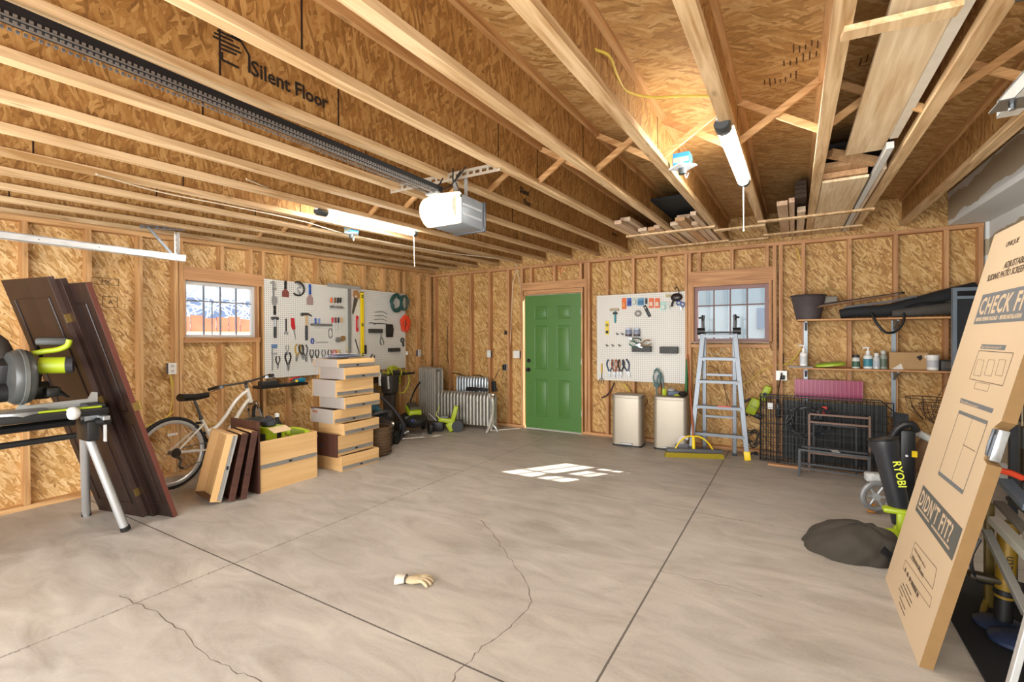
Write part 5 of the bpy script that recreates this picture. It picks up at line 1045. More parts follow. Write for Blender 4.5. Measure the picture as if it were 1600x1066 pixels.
# work glove in the middle of the floor
gl = thing('work_glove', 'pale leather work glove lying on the concrete floor', 'glove', M=TM(FL(645, 912), R(26)) @ Matrix.Scale(.8, 4))
LEA = mat('b9a685', .8, var=.12, bump=.2)
b = MB(); b.sph((0, 0, .026), (.062, .045, .024), 16); b.sph((.03, .0, .028), (.045, .042, .022), 14); b.build('palm', LEA, gl, True)
for k, (y, a, L) in enumerate(((.032, .28, .075), (.011, .06, .088), (-.011, -.14, .085), (-.031, -.38, .07))):
    c, s = math.cos(a), math.sin(a); P = [Vector((.045, y * .85, .034)), Vector((.05 + L * .45 * c, y + L * .45 * s, .038)), Vector((.05 + L * .85 * c, y + L * .85 * s, .025)), Vector((.05 + L * c, y + L * s, .014))]
    MB().tube(P, [.0125, .0105], 10, smoothed=4).sph(P[-1], .0107, 8).build('finger', LEA, gl, True)
MB().tube([Vector(q) for q in ((-.02, .04, .02), (.02, .065, .022), (.055, .075, .014))], [.015, .011], 10, smoothed=4).sph((.055, .075, .014), .011, 8).build('thumb', LEA, gl, True)
MB().lathe([(.036, 0), (.04, .02), (.05, .055), (.052, .075), (.046, .07), (.034, .01)], (-.045, 0, .03), (-1, 0, -.05), 18, sx=1, sy=.62, capped=False).build('cuff', mat('cfc8b8', .8, var=.1), gl, True)
MB().torus((-.05, 0, .03), .040, .004, (-1, 0, 0), 20, 6, sx=1, sy=.64).build('cuff_band', mat('3f3a33', .8), gl, True)
# ================================================================== back wall objects
BEIGE = mat('b0a797', .38, .5, .04)
def bin_(name, label, x, y, w, d, h):
    t = thing(name, label, 'trash can', M=TM((x, y, 0), R(4)), group='step bins under the back pegboard')
    def rr_(w_, d_, z, r=.05, n=5):
        out = []
        for cx, cy, a0 in ((w_ / 2 - r, d_ / 2 - r, 0), (-w_ / 2 + r, d_ / 2 - r, 90), (-w_ / 2 + r, -d_ / 2 + r, 180), (w_ / 2 - r, -d_ / 2 + r, 270)):
            for k in range(n): a = R(a0 + 90 * k / (n - 1)); out.append((cx + r * math.cos(a), cy + r * math.sin(a), z))
        return out
    def loft(levels, nm, m):
        b = MB(); V = [[b.b.verts.new(p) for p in rr_(*l)] for l in levels]
        for A, B_ in zip(V, V[1:]): b.bridge(A, B_)
        b._f(V[0][::-1]); b._f(V[-1]); return b.build(nm, m, t, True)
    loft([(w, d, .02), (w, d, h - .045)], 'body', BEIGE); loft([(w + .004, d + .004, 0), (w + .004, d + .004, .02)], 'base_ring', BLACK)
    loft([(w + .006, d + .006, h - .042), (w + .006, d + .006, h - .01), (w - .03, d - .03, h)], 'lid', mat('a0978a', .35, .5, .05))
    MB().box((0, -d / 2 - .02, .04), (w * .42, .05, .018), None, .006).build('pedal', STEEL, t, True)
    return t
bin_('step_bin', 'beige metal step bin nearest the green door', -1.86, 6.06, .38, .27, .665); bin_('step_bin', 'beige metal step bin with clutter on its lid', -1.33, 6.12, .40, .28, .665)
t = thing('sander', 'grey blue sander lying on the second bin lid', 'power tool', M=TM((-1.30, 6.12, .667), .4)); MB().box((0, 0, .03), (.16, .09, .06), None, .02).build('body', mat('59667c', .5), t, True); MB().sph((-.03, 0, .07), (.05, .04, .03), 10).build('knob', mat('9a9a96', .5), t, True); MB().box((-.12, 0, .045), (.05, .05, .09), None, .012).build('lime_handle', LIME, t, True)
t = thing('nozzle_head', 'black hose nozzle on the bin lid beside the sander', 'nozzle', M=TM((-1.18, 6.05, .667), -.5)); MB().sph((0, 0, .035), (.06, .05, .035), 12).build('head', BLACK, t, True); MB().tube([(-.04, 0, .015), (-.13, -.02, .01), (-.18, -.01, .01)], .012, 8).build('yellow_tip', mat('aeb02c', .5), t, True)
coil(TM((-1.52, 6.33, .93)), mat('6f8688', .5), 'long grey hose bundle hanging against the lower board edge', .05, .22, 5, .008, 'hose_bundle', 'hose', 12, d=.03, fill=.75)
cable([BW(*p, .03) for p in ((960, 598), (955, 610), (948, 618), (940, 622))], .012, mat('4a2b2a', .6), 'hanging_strap', 'dark strap dangling behind the first bin', 'strap')
for pts, l in ((((968, 598), (985, 612), (975, 600), (990, 622)), 'yellow grass whip tangled behind the first bin'), (((1003, 614), (1012, 628), (1002, 636)), 'thin dark cord between the two bins')): cable([BW(*p, .02) for p in pts], .004, YC if 'yellow' in l else BLACK, 'loose_cord', l, 'cord')
# push broom and poles
br = thing('push_broom', 'wide grey push broom with yellow braces and bristles', 'broom', M=TM((-1.01, 5.80, 0), R(22)))
MB().box((0, 0, .075), (.62, .07, .045), None, .01).build('head', mat('57585b', .6), br, True)
b = MB(); b.prism([(-.33, -.06, .0), (.33, -.06, .0), (.31, -.03, .05), (-.31, -.03, .05)], (0, .085, 0)); b.build('bristles', mat('97861c', .9, var=.35, scale=120, bump=.5), br)
for s in (-1, 1): MB().tube([Vector(q) for q in ((0, .02, .24), (s * .08, .015, .23), (s * .16, .0, .17), (s * .21, -.01, .09))], .009, 6, smoothed=4).build('brace', YELLOW, br, True)
MB().cyl((0, 0, .09), (0, .02, .24), .018, n=12).build('socket', YELLOW, br, True); MB().cyl((0, .02, .24), (.02, .42, 1.18), .011, n=10).build('handle', mat('a2532c', .45), br, True)
t = thing('green_pole', 'long green pole leaning upright by the back window', 'pole', M=TM((-1.20, 6.18, 0))); MB().tube([(0, 0, .02), (.01, .10, .6), (.02, .165, 1.12)], .018, 10).build('pole', mat('1f6b34', .4), t, True); MB().cyl((0, 0, 0), (0, 0, .03), .02, n=10).build('tip', BLACK, t)
t = thing('floor_mop', 'grey dust mop folded behind the push broom', 'mop', M=TM((-1.16, 6.0, 0), .1)); MB().box((0, 0, .05), (.2, .05, .1), None, .02).build('pad', mat('7c7d86', .9), t, True); MB().tube([(-.06, 0, .1), (-.02, .0, .18), (.05, 0, .16)], .02, 8, smoothed=3).build('white_cloth', mat('d9d6df', .9), t, True)
# ladder
ld = thing('step_ladder', 'silver multi position ladder standing under the back window', 'ladder', M=TM((-.765, 5.99, 0), R(3)))
ALU2 = mat('70757a', .38, .7, .06)
for s, lab in ((-1, 0), (1, 0)):
    b = MB(); b.beam((s * .30, -.06, .05), (s * .17, .02, 1.47), .055, .028, (0, 1, 0), .004); rl_ = b.build('outer_rail', ALU2, ld)
    MB().beam((s * .308, -.065, .0), (s * .297, -.058, .10), .07, .045, (0, 1, 0), .01).build('rubber_foot', YELLOW if s > 0 else BLACK, rl_, True)
    b = MB(); b.beam((s * .165, .10, .03), (s * .165, .07, 1.47), .045, .026, (0, 1, 0), .003); rl2 = b.build('inner_rail', ALU2, ld); MB().box((s * .165, .10, .015), (.05, .035, .03), None, .004).build('rubber_foot', BLACK, rl2)
    b = MB(); b.cyl((s * .15, .03, 1.47), (s * .235, .03, 1.47), .042, n=18); b.build('hinge', BLACK, ld, True); MB().tube([Vector(q) for q in ((s * .17, .03, 1.49), (s * .175, .03, 1.58), (s * .17, .03, 1.66))], .02, 8).build('top_arm', ALU2, ld, True)
    MB().lathe([(.0, -.02), (.035, -.02), (.035, -.008), (.012, 0), (.012, .03), (0, .03)], (s * .19, .01, 1.63), (s, 0, 0), 16).build('lock_knob', BLACK, ld, True)
for z, w in ((.26, .545), (.58, .49), (.88, .44), (1.15, .385), (1.42, .33)): 
    b = MB(); y = -.045 + .055 * z; b.box((0, y, z), (w, .075, .024), None, .004); b.box((0, y - .034, z - .008), (w, .012, .03)); b.build('rung', ALU2, ld)
    if z < 1.4:
        for s in (-1, 1): MB().prism([(s * w / 2, y, z - .01), (s * (w / 2 - .06), y, z - .012), (s * w / 2, y, z - .05)], (0, .02, 0)).build('gusset', STEEL, ld)
MB().box((0, .03, 1.455), (.30, .05, .02), None, .005).build('top_bar', BLACK, ld)
MB().box((.06, -.06, .595), (.14, .003, .018)).build('warning_label', mat('c05040', .5), ld)
for z in (.45, .95): MB().box((0, .09, z), (.33, .03, .025)).build('inner_rung', ALU2, ld)
# chainsaw hung on stud
t = thing('chainsaw', 'lime chainsaw hanging on the stud left of the wire panels', 'chainsaw', M=TM(BW(1184, 628, .06) , 0, 0, R(24)))
MB().box((.03, 0, .13), (.085, .06, .19), None, .02).build('upper_grip', LIME, t, True); MB().box((-.02, 0, -.07), (.12, .09, .2), None, .025).build('body', LIME, t, True); MB().cyl((.03, -.032, .12), (.03, -.028, .12), .022, n=14).build('grip_hole', BLACK, t); MB().tube([Vector(q) for q in ((-.08, -.02, .0), (-.13, -.03, -.08), (-.11, -.02, -.18), (-.03, 0, -.20))], .014, 8, smoothed=4).build('front_handle', BLACK, t, True); MB().box((.05, .03, -.16), (.14, .05, .06), None, .015).build('bar_cover', BLACK, t, True)
text('RYOBI', .03, BLACK, t, basis((-.055, -.047, -.08), (1, 0, 0), (0, 0, 1), (0, -1, 0)), name='lettering')
coil(TM(BW(1176, 668, .05)), mat('4b4c4e', .4, .5), 'dark chain heap hanging behind the ladder foot', .09, .12, 5, .006, 'chain_heap', 'chain', 14, d=.05, fill=.2)
coil(TM(BW(1178, 705, .08)), mat('35363a', .4, .5), 'second dark chain piled on floor behind ladder', .07, .09, 5, .007, 'chain_heap', 'chain', 15, d=.05, fill=.2)
for pts, l in ((((1085, 590), (1108, 572), (1128, 590), (1137, 640)), 'thin brown branch wire behind the ladder, left'), (((1120, 572), (1140, 630), (1160, 662)), 'thin brown branch wire behind the ladder, right'), (((1085, 600), (1090, 640), (1110, 655)), 'short brown branch wire near the green pole'), (((1150, 570), (1165, 590), (1162, 640)), 'brown wire running down right of ladder')): cable([BW(*p, -.05) for p in pts], .003, mat('4f3524', .7), 'bent_wire', l, 'wire', 4)
# shelves
SH = wood('shelf_pine', 'x', 'a8744a', 'cf9c68', .6)
def shelf(z, x0, label):
    t = thing('wall_shelf', label, 'shelf', (0, 0, 0), group='shelves right of the back window')
    MB().b2((x0, 6.05, z - .018), (1.555, 6.36, z), .002).build('board', SH, t)
    for x in (.11, .90):
        b = MB(); b.b2((x - .02, YB - .006, z - .55 if z < 1.3 else z - .53), (x - .016, YB, z - .02)); b.b2((x - .018, YB - .02, z - .52), (x + .018, YB - .001, z - .02)); br_ = b.build('shelf_standard', mat('8e979c', .4, .6), t)
        b = MB(); b.prism([(x - .01, 6.34, z - .02), (x - .01, 6.10, z - .02), (x - .01, 6.10, z - .035), (x - .01, 6.33, z - .12)], (.02, 0, 0)); b.build('bracket_arm', mat('7f888e', .4, .6), br_)
    return t
shelf(1.59, .03, 'upper wooden shelf holding the bucket and black bag'); shelf(1.062, -.02, 'lower wooden shelf lined with bottles and jars')
ZU, ZL = 1.591, 1.063
t = thing('feed_bucket', 'dark grey rubber bucket at left end of upper shelf', 'bucket', (.13, 6.2, ZU)); MB().lathe([(0, 0), (.115, 0), (.165, .255), (.17, .26), (.16, .26), (.11, .015), (0, .015)], n=24).build('body', mat('4b4344', .6, var=.25), t, True); MB().torus((0, 0, .262), .166, .01, n=24).build('rim', mat('3b3435', .6), t, True)
bgm = mat('1d1f22', .8, var=.3, bump=.4)
t = thing('folding_chair_bag', 'long black fabric bag with strap loop on upper shelf', 'bag', (.5, 6.16, ZU)); MB().tube([Vector(q) for q in ((-.08, .0, .05), (.05, .0, .07), (.3, -.02, .075), (.5, .0, .12), (.75, .02, .19), (1.0, .04, .25))], [.05, .085], 14, smoothed=4).build('body', bgm, t, True); MB().tube([Vector(q) for q in ((.18, -.09, .05), (.22, -.13, -.06), (.29, -.14, -.15), (.37, -.13, -.14), (.43, -.12, -.05), (.44, -.09, .05))], .013, 8, smoothed=4).build('strap', BLACK, t, True); MB().tube([Vector(q) for q in ((-.05, -.03, .12), (.3, -.06, .16), (.55, -.03, .21))], .012, 6).build('zipper', mat('6b6d70', .5), t, True)
t = thing('folding_chair_bag', 'grey brown folded fabric bag lying below the black one', 'bag', (.95, 6.12, ZU)); b = MB(); b.tube([Vector(q) for q in ((-.1, -.02, .04), (.1, -.02, .06), (.35, .0, .08), (.55, .02, .09))], [.035, .075], 12, smoothed=4); b.tube([Vector(q) for q in ((.0, .02, .1), (.2, .03, .14), (.5, .04, .16))], [.02, .04], 10, smoothed=4); b.build('body', mat('4c4742', .85, var=.25, bump=.4), t, True); MB().tube([Vector(q) for q in ((.0, -.03, .1), (.12, -.05, .14), (.3, -.05, .14))], .008, 6).build('drawstring', BLACK, t, True)
t = thing('fishing_rod_bundle', 'thin brown and grey rods lying on the black bag', 'rods', (.32, 6.10, ZU + .13)); 
for k in range(4): MB().cyl((-.16 + .02 * k, -.01 + .015 * k, -.01 + .012 * k), (.55 + .03 * k, .02 * k, .095 + .01 * k), .006, .010, n=8).build('rod', [BR, mat('9a9287', .4, .3), mat('5c4a3c', .6), BLACK][k], t, True)
t = thing('wire_trap', 'rusty wire bundle standing behind the rods on the shelf', 'wire bundle', (.32, 6.25, ZU + .1)); MB().box((0, 0, .1), (.16, .1, .1), None, .01).build('box_part', mat('7f7b70', .6, var=.4, scale=40), t); MB().tube([Vector(q) for q in ((-.08, 0, .16), (.0, -.02, .24), (.08, 0, .2), (.16, 0, .15))], .006, 6, smoothed=4).build('wire', mat('a28b50', .5), t, True)
def bottle(name, label, x, y, z, r, h, m, cap=None, pump=False, lab=None, cr=.45, cat='bottle'):
    t = thing(name, label, cat, (x, y, z)); MB().lathe([(0, 0), (r, .004), (r, h * .78), (r * cr, h * .9), (r * cr, h), (0, h)], n=18).build('body', m, t, True)
    if cap: MB().lathe([(r * cr * 1.15, h * .93), (r * cr * 1.15, h + .02), (0, h + .022)], n=14).build('cap', cap, t, True)
    if pump: b = MB(); b.cyl((0, 0, h), (0, 0, h + .05), .006, n=8); b.tube([(.01, 0, h + .05), (-.045, -.01, h + .048)], .008, 8); b.cyl((0, 0, h), (0, 0, h + .015), .018, n=12); b.build('pump', WHITE, t, True)
    if lab: MB().lathe([(r + .001, h * .15), (r + .001, h * .62)], n=18, capped=False).build('label_band', lab, t, True)
    return t
bottle('pump_bottle', 'tall white pump bottle at left end of lower shelf', .085, 6.11, ZL + .012, .036, .18, WHITE, None, True, mat('cfd3d6', .5))
tag(MB().b2((-.06, 6.03, ZL + .001), (.17, 6.2, ZL + .011), .003).build('folded_mat', mat('9fa6aa', .5), None, True), 'grey folded pad under the white pump bottle', 'pad')
t = thing('flying_disc', 'lime green disc lying tilted on lower shelf', 'disc', M=TM((.33, 6.14, ZL + .035), 0, 0, -.12)); MB().lathe([(0, .02), (.12, .018), (.14, .005), (.142, -.012), (.134, -.012), (.13, .0), (0, .01)], n=28).build('disc', mat('a8c83a', .45), t, True); MB().lathe([(.1, .0205), (.105, .022), (.11, .0195)], n=28, capped=False).build('ring', mat('4aa04a', .5), t, True)
bottle('spray_can', 'short bottle with dark cap beside the green disc', .555, 6.12, ZL, .035, .125, mat('cfd2cd', .5), mat('2b2728', .5), lab=mat('3f5f4e', .5), cr=.8, cat='can')
bottle('pump_bottle', 'white and teal pump bottle in the middle of shelf', .655, 6.11, ZL, .038, .17, mat('dfe3e1', .45), None, True, mat('3b7f90', .5)); bottle('spray_can', 'light grey can right of the teal pump bottle', .725, 6.10, ZL, .030, .145, mat('c7cac9', .4, .2), mat('d9dad8', .5), lab=mat('aeb6bd', .5), cr=.6, cat='can'); bottle('spray_can', 'grey green spray can touching the cardboard sheet', .785, 6.13, ZL, .033, .17, mat('8e948a', .45), mat('babdb8', .5), lab=mat('5c6a5a', .5), cr=.6, cat='can')
t = thing('small_carton', 'torn brown cardboard carton on the lower shelf', 'carton', M=TM((.985, 6.2, ZL), R(3))); MB().box((0, 0, .088), (.31, .12, .175), None, .002).build('carton', mat('b08e62', .8, var=.1), t); b = MB(); b.prism([(.06, -.062, .13), (.1, -.062, .15), (.11, -.062, .12), (.09, -.062, .09)], (0, .001, 0)); b.build('dark_tear', mat('2a2522', .8), t); b = MB(); b.prism([(-.14, -.063, .0), (-.06, -.063, .06), (-.04, -.063, .0)], (0, .001, 0)); b.prism([(.12, -.063, .14), (.14, -.063, .15), (.135, -.063, .11)], (0, .001, 0)); b.build('white_patch', mat('d9d5cc', .7), t)
t = thing('white_tub', 'white screw top tub right of the brown carton', 'tub', (1.17, 6.12, ZL)); MB().lathe([(0, 0), (.046, .003), (.048, .125), (0, .126)], n=22).build('body', mat('e4e2dc', .45), t, True); MB().lathe([(.05, .122), (.05, .152), (0, .155)], n=22).build('lid', mat('efeeea', .4), t, True); MB().lathe([(.0485, .03), (.0488, .1)], n=22, capped=False).build('label_band', mat('b9bcc0', .5), t, True)
t = thing('storage_tray', 'dark grey plastic tray between tub and white bag', 'tray', (1.335, 6.15, ZL)); b = MB(); b.box((0, 0, .05), (.22, .13, .10), None, .006); b.build('body', mat('39342f', .5), t, True); MB().box((0, 0, .098), (.23, .14, .012), None, .003).build('rim', mat('2b2724', .5), t); MB().box((0, -.067, .055), (.16, .003, .05)).build('dusty_panel', mat('5a5248', .8, var=.4, scale=50), t)
t = thing('feed_sack', 'white and red bag standing at the right of lower shelf', 'bag', (1.475, 6.13, ZL)); MB().grid(lambda u, v: (-.09 + .18 * u + .02 * math.sin(v * 5), -.05 * math.sin(PI * u), .0 + .23 * v + .05 * (1 - u) * v), 10, 10).grid(lambda u, v: (-.09 + .18 * u + .02 * math.sin(v * 5), .05 * math.sin(PI * u), .0 + .23 * v + .05 * (1 - u) * v), 10, 10).build('sack', mat('e6e4e2', .6, bump=.3), t, True); MB().grid(lambda u, v: (-.07 + .15 * u, -.052 * math.sin(PI * (u * .8 + .1)) - .003, .12 + .04 * v + .01 * u), 8, 3).build('red_band', mat('b8303a', .5), t, True)
# outlet plug with adapter and coil hung on the wire panels
t = thing('power_adapter', 'black inline adapter with cord hanging on the wire panels', 'adapter', M=TM(BW(1216, 642, .28))); MB().box((0, 0, 0), (.06, .045, .16), None, .012).build('body', BLACK, t, True); MB().tube([Vector(q) for q in ((0, 0, .08), (.0, .1, .22), (.02, .2, .36), (.03, .23, .41))], .006, 6, smoothed=4).build('cord', BLACK, t, True)
tag(MB().box((0, 0, 0), (.045, .05, .05), None, .008).build('wall_plug', BLACK, None, True, TM(BW(1223, 590, .03))), 'black plug in the metal outlet beside the window framing', 'plug')
coil(TM((.09, 5.90, .66)), mat('1f2226', .45), 'thick black cable coil hung on the front wire panel', .17, .17, 9, .0085, 'cable_coil', 'cord', 17, d=.05, fill=.66)
coil(TM((.26, 5.90, .66)), mat('2b2e33', .45), 'smaller dark cable coil overlapping at its right', .08, .14, 5, .007, 'cable_coil', 'cord', 18, d=.04, fill=.6)
# wire crate panels
WIRE = mat('26282a', .4, .3)
def wire_panel(label, x0, x1, y, h, nx, nz, lean=.05, z0=.0, cut=0):
    t = thing('folding_crate', label, 'wire panel', M=TM((x0, y, z0), R(-1.5), -lean), group='folded wire crate panels leaning on the back wall'); w = x1 - x0; b = MB()
    for k in range(nx + 1): x = w * k / nx; b.cyl((x, .0, 0), (x, 0, h - max(0, (x - (w - cut)) if cut else 0) * 1.0), .0028, n=5)
    for k in range(nz + 1):
        z = h * k / nz; xe = w if not cut or z < h - cut else w - (z - (h - cut)); b.cyl((0, -.004, z), (xe, -.004, z), .0028, n=5)
    b.build('wire_mesh', WIRE, t); b = MB()
    pts = [(0, 0, 0), (w, 0, 0), (w, 0, h - cut), (w - cut, 0, h), (0, 0, h)] if cut else [(0, 0, 0), (w, 0, 0), (w, 0, h), (0, 0, h)]
    for a, c in zip(pts, pts[1:] + pts[:1]): b.cyl(a, c, .006, n=6)
    b.build('frame', WIRE, t); return t
wire_panel('large black wire panel furthest back against the wall', -.34, .88, 6.14, .74, 36, 9, .0, cut=.12); wire_panel('black wire panel in the middle with tags', -.33, .86, 6.09, .72, 22, 7, .02); wire_panel('narrow black wire door panel at the left front', -.335, -.15, 6.03, .71, 7, 13, .04); wire_panel('front black wire panel beneath the cable coils', -.17, .66, 6.00, .60, 24, 8, .05)
tray_m = mat('3a3d3b', .5); tag(MB().b2((-.12, 6.205, .02), (.82, 6.215, .68)).build('crate_tray', tray_m, None), 'black plastic crate tray behind the wire panels', 'tray')
tag(MB().box((0, 0, 0), (.045, .01, .075), None, .003).build('red_tag', mat('d93a34', .5), None, M=TM((.275, 6.03, .615))), 'small red tag clipped on the wire panels', 'tag'); tag(MB().box((0, 0, 0), (.05, .006, .07)).build('white_tag', mat('d9dcdc', .5), None, M=TM((-.235, 6.05, .62))), 'white tag on the left wire door panel', 'tag')
pk = thing('pink_tray', 'translucent pink ribbed plastic tray behind the wire panels', 'plastic tray', (.0, YB - .05, .70)); PKM = mat('b0476c', .3, var=.1, alpha=.72); b = MB(); b.b2((.0, 0, 0), (.63, .004, .215)); b.build('sheet', PKM, pk); b = MB()
for k in range(17): x = .62 * k / 16 + .005; b.b2((x, -.012, 0), (x + .008, .0, .215))
b.build('ribs', mat('c46a8a', .3, alpha=.8), pk)
ba = thing('wood_batten', 'flat wood batten on floor under the wire panels', 'wood strip', (-.25, 5.83, 0)); MB().b2((0, 0, 0), (1.0, .06, .018), .002).build('strip', WR['x'], ba); MB().box((.9, .03, .0185), (.1, .04, .002)).build('end_stain', mat('6b4a2c', .8), ba)
# bench frames
def bar_frame(name, label, segs, r, m, M):
    t = thing(name, label, 'metal frame', M=M); 
    for nm, P in segs: b = MB(); [b.beam(p, q, r * 2, r * 2, (0, 1, 0) if abs(Vector(p)[2] - Vector(q)[2]) > .05 else (0, 0, 1)) for p, q in P]; b.build(nm, m, t)
    return t
w, d = .56, .16
bar_frame('bench_frame', 'low dark grey metal bench frame in front of the wire panels', [('top_frame', [((0, 0, .27), (w, 0, .27)), ((0, d, .27), (w, d, .27)), ((0, 0, .27), (0, d, .27)), ((w, 0, .27), (w, d, .27))]), ('leg', [((0, 0, 0), (0, 0, .27))]), ('leg', [((w, 0, 0), (w, 0, .27))]), ('leg', [((0, d, 0), (0, d, .27))]), ('leg', [((w, d, 0), (w, d, .27))]), ('lower_rail', [((0, 0, .09), (w, 0, .09)), ((0, d, .10), (w, d, .10))])], .0085, mat('45484b', .45, .4), TM((.04, 5.52, 0), R(-4)))
tag(MB().box((.0, 0, 0), (.06, .10, .003)).build('paper_label', mat('c9c9c6', .6), None, M=TM((.34, 5.56, .281), .2)), 'grey paper label lying on the low bench frame', 'label')
bar_frame('rack_frame', 'brown metal rack frame standing behind the bench frame', [('top_rail', [((0, 0, .60), (.50, 0, .60))]), ('second_rail', [((0, 0, .52), (.50, 0, .52))]), ('post', [((.50, 0, 0), (.50, 0, .62))]), ('post', [((0, 0, 0), (0, 0, .60))]), ('cross_rail', [((.5, 0, .2), (0, 0, .2))])], .009, mat('70574a', .5, .3), TM((.13, 5.76, 0), R(-3)))
bar_frame('rack_frame', 'short black inner rack frame between brown frame rails', [('post', [((.36, 0, 0), (.36, 0, .50))]), ('post', [((.0, 0, 0), (.0, 0, .50))]), ('top_rail', [((0, 0, .49), (.36, 0, .49))])], .008, mat('2c2d2f', .5, .3), TM((.17, 5.83, 0), R(-3)))
t = tag(MB().grid(lambda u, v: (.88 + .10 * u - .03 * v, 6.02 - .1 * u, .02 + .62 * v), 6, 6).build('dark_cover', mat('2f3338', .8), None, True, solid=.008), 'dark fabric cover at the right end of the wire panels', 'cover')
# wire plant baskets
def wire_basket(px, py, s, label, seed):
    p = BW(px, py, .12 + .28 * (seed - 1)); t = thing('wire_basket', label, 'wire basket', M=TM(p, .2 * seed)); b = MB(); b.torus((0, 0, 0), .17 * s, .004, n=24, m=5); b.torus((0, 0, -.10 * s), .12 * s, .003, n=20, m=5); b.build('rings', mat('4a3a30', .6, .3), t, True); b = MB()
    for k in range(9): a = 2 * PI * k / 9; b.tube([Vector(q) for q in ((.17 * s * math.cos(a), .17 * s * math.sin(a), 0), (.13 * s * math.cos(a), .13 * s * math.sin(a), -.12 * s), (.03 * math.cos(a), .03 * math.sin(a), -.22 * s))], .0028, 5, smoothed=4)
    b.build('ribs', mat('4a3a30', .6, .3), t, True); MB().tube([Vector(q) for q in ((.05, 0, -.1 * s), (.12, -.02, .1), (.22, -.02, .22))], .003, 5, smoothed=3).build('hanger', mat('4a3a30', .6, .3), t, True)
wire_basket(1448, 622, 1.0, 'dark wire plant basket hanging left of the big carton', 1); wire_basket(1468, 632, .9, 'second dark wire basket overlapping toward the big carton', 2)
# blue grey metal frame by the shelves
fr = thing('screen_frame', 'blue grey metal frame standing beside the shelves', 'frame', M=TM((1.22, 5.62, 0), R(12))); FB = mat('8797a8', .35, .6)
MB().b2((-.015, -.01, .9), (.015, .02, 1.83)).build('side_stile', FB, fr); MB().b2((.015, -.01, 1.80), (.6, .02, 1.83)).build('top_rail', FB, fr); MB().b2((.015, -.01, 1.73), (.6, .02, 1.755)).build('second_rail', FB, fr); MB().b2((.02, .005, .9), (.6, .008, 1.73)).build('dark_mesh', mat('23262a', .7), fr); MB().b2((.57, -.01, 0), (.6, .02, 1.83)).build('side_stile', FB, fr); MB().b2((-.015, -.01, 0), (.015, .02, .9)).build('leg', FB, fr)

# ================================================================== right side: blower, bags, carton
bl = thing('leaf_blower', 'black leaf blower tube standing on its lime body', 'leaf blower', M=TM((.60, 4.02, 0), 0))
T0, T1 = Vector((-.085, .03, .70)), Vector((.0, .0, .25)); MB().tube([T0, T0 + (T1 - T0) * .10, T0 + (T1 - T0) * .24, T1, T1 + Vector((.01, 0, -.1))], [.083, .083, .068, .058, .05], 24).build('tube', mat('2b2c30', .32), bl, True)
MB().torus(T0, .08, .008, (T1 - T0), 26, 8).build('tube_rim', BLACK, bl, True)
b = MB(); b.box((.0, -.04, .245), (.19, .08, .035), None, .014); b.box((.0, -.07, .17), (.05, .05, .15), None, .015); b.sph((-.05, -.07, .07), (.07, .06, .06), 14); b.box((.02, -.04, .09), (.12, .05, .12), None, .02); b.build('lime_body', LIME, bl, True); MB().tube([Vector(q) for q in ((.03, .02, .13), (.10, .02, .17), (.13, .02, .23))], .018, 8, smoothed=3).build('trigger_handle', BLACK, bl, True)
Hn = (T1 - T0).normalized(); side = Vector((0, -1, 0)); xx = (Hn - side * Hn.dot(side)).normalized(); 
text('RYOBI', .062, mat('d6e03c', .5), bl, basis(T0 + Hn * .13 + Vector((.018, -.073, 0)), xx, side.cross(xx), side), name='lettering', bold=.001)
cb = thing('leaf_bag', 'dark brown fabric collection bag slumped on the floor', 'bag', M=TM((.33, 3.72, 0), R(-12)))
rr = random.Random(11)
def bagf(u, v):
    a = 2 * PI * u; q = (1 - v ** 2.2) ** .5 if v < 1 else 0
    f = 1 + .07 * math.sin(3 * a + 1) + .035 * math.sin(7 * a + 6 * v) + .02 * math.sin(13 * a - 9 * v)
    x = (.25 * math.cos(a) - .03) * q * f; y = (.19 * math.sin(a)) * q * f
    z = .20 * v ** .85 * (1 + .10 * math.sin(4 * a + 2) * (1 - v)) + .018 * math.sin(6 * a + 8 * v) * v * q
    if math.cos(a) < -.5: x -= .05 * (-math.cos(a) - .5) * (1 - v)
    return (x + .06 * v, y + .03 * v, max(.002, z))
b = MB(); b.grid(bagf, 60, 22, close_u=True); b.build('bag_fabric', mat('3a342b', .85, var=.18, scale=9, bump=.6), cb, True)
MB().tube([Vector(q) for q in ((-.22, -.02, .03), (-.12, .0, .13), (.0, .0, .195), (.1, .0, .19))], .004, 6, smoothed=4).build('seam', mat('221e19', .8), cb, True)
MB().tube([Vector(q) for q in ((.14, -.08, .10), (.2, -.06, .05), (.25, -.03, .03))], .03, 8, smoothed=4).build('bag_neck', BLACK, cb, True); MB().box((.12, -.1, .07), (.02, .01, .04)).build('buckle', LGREY, cb)
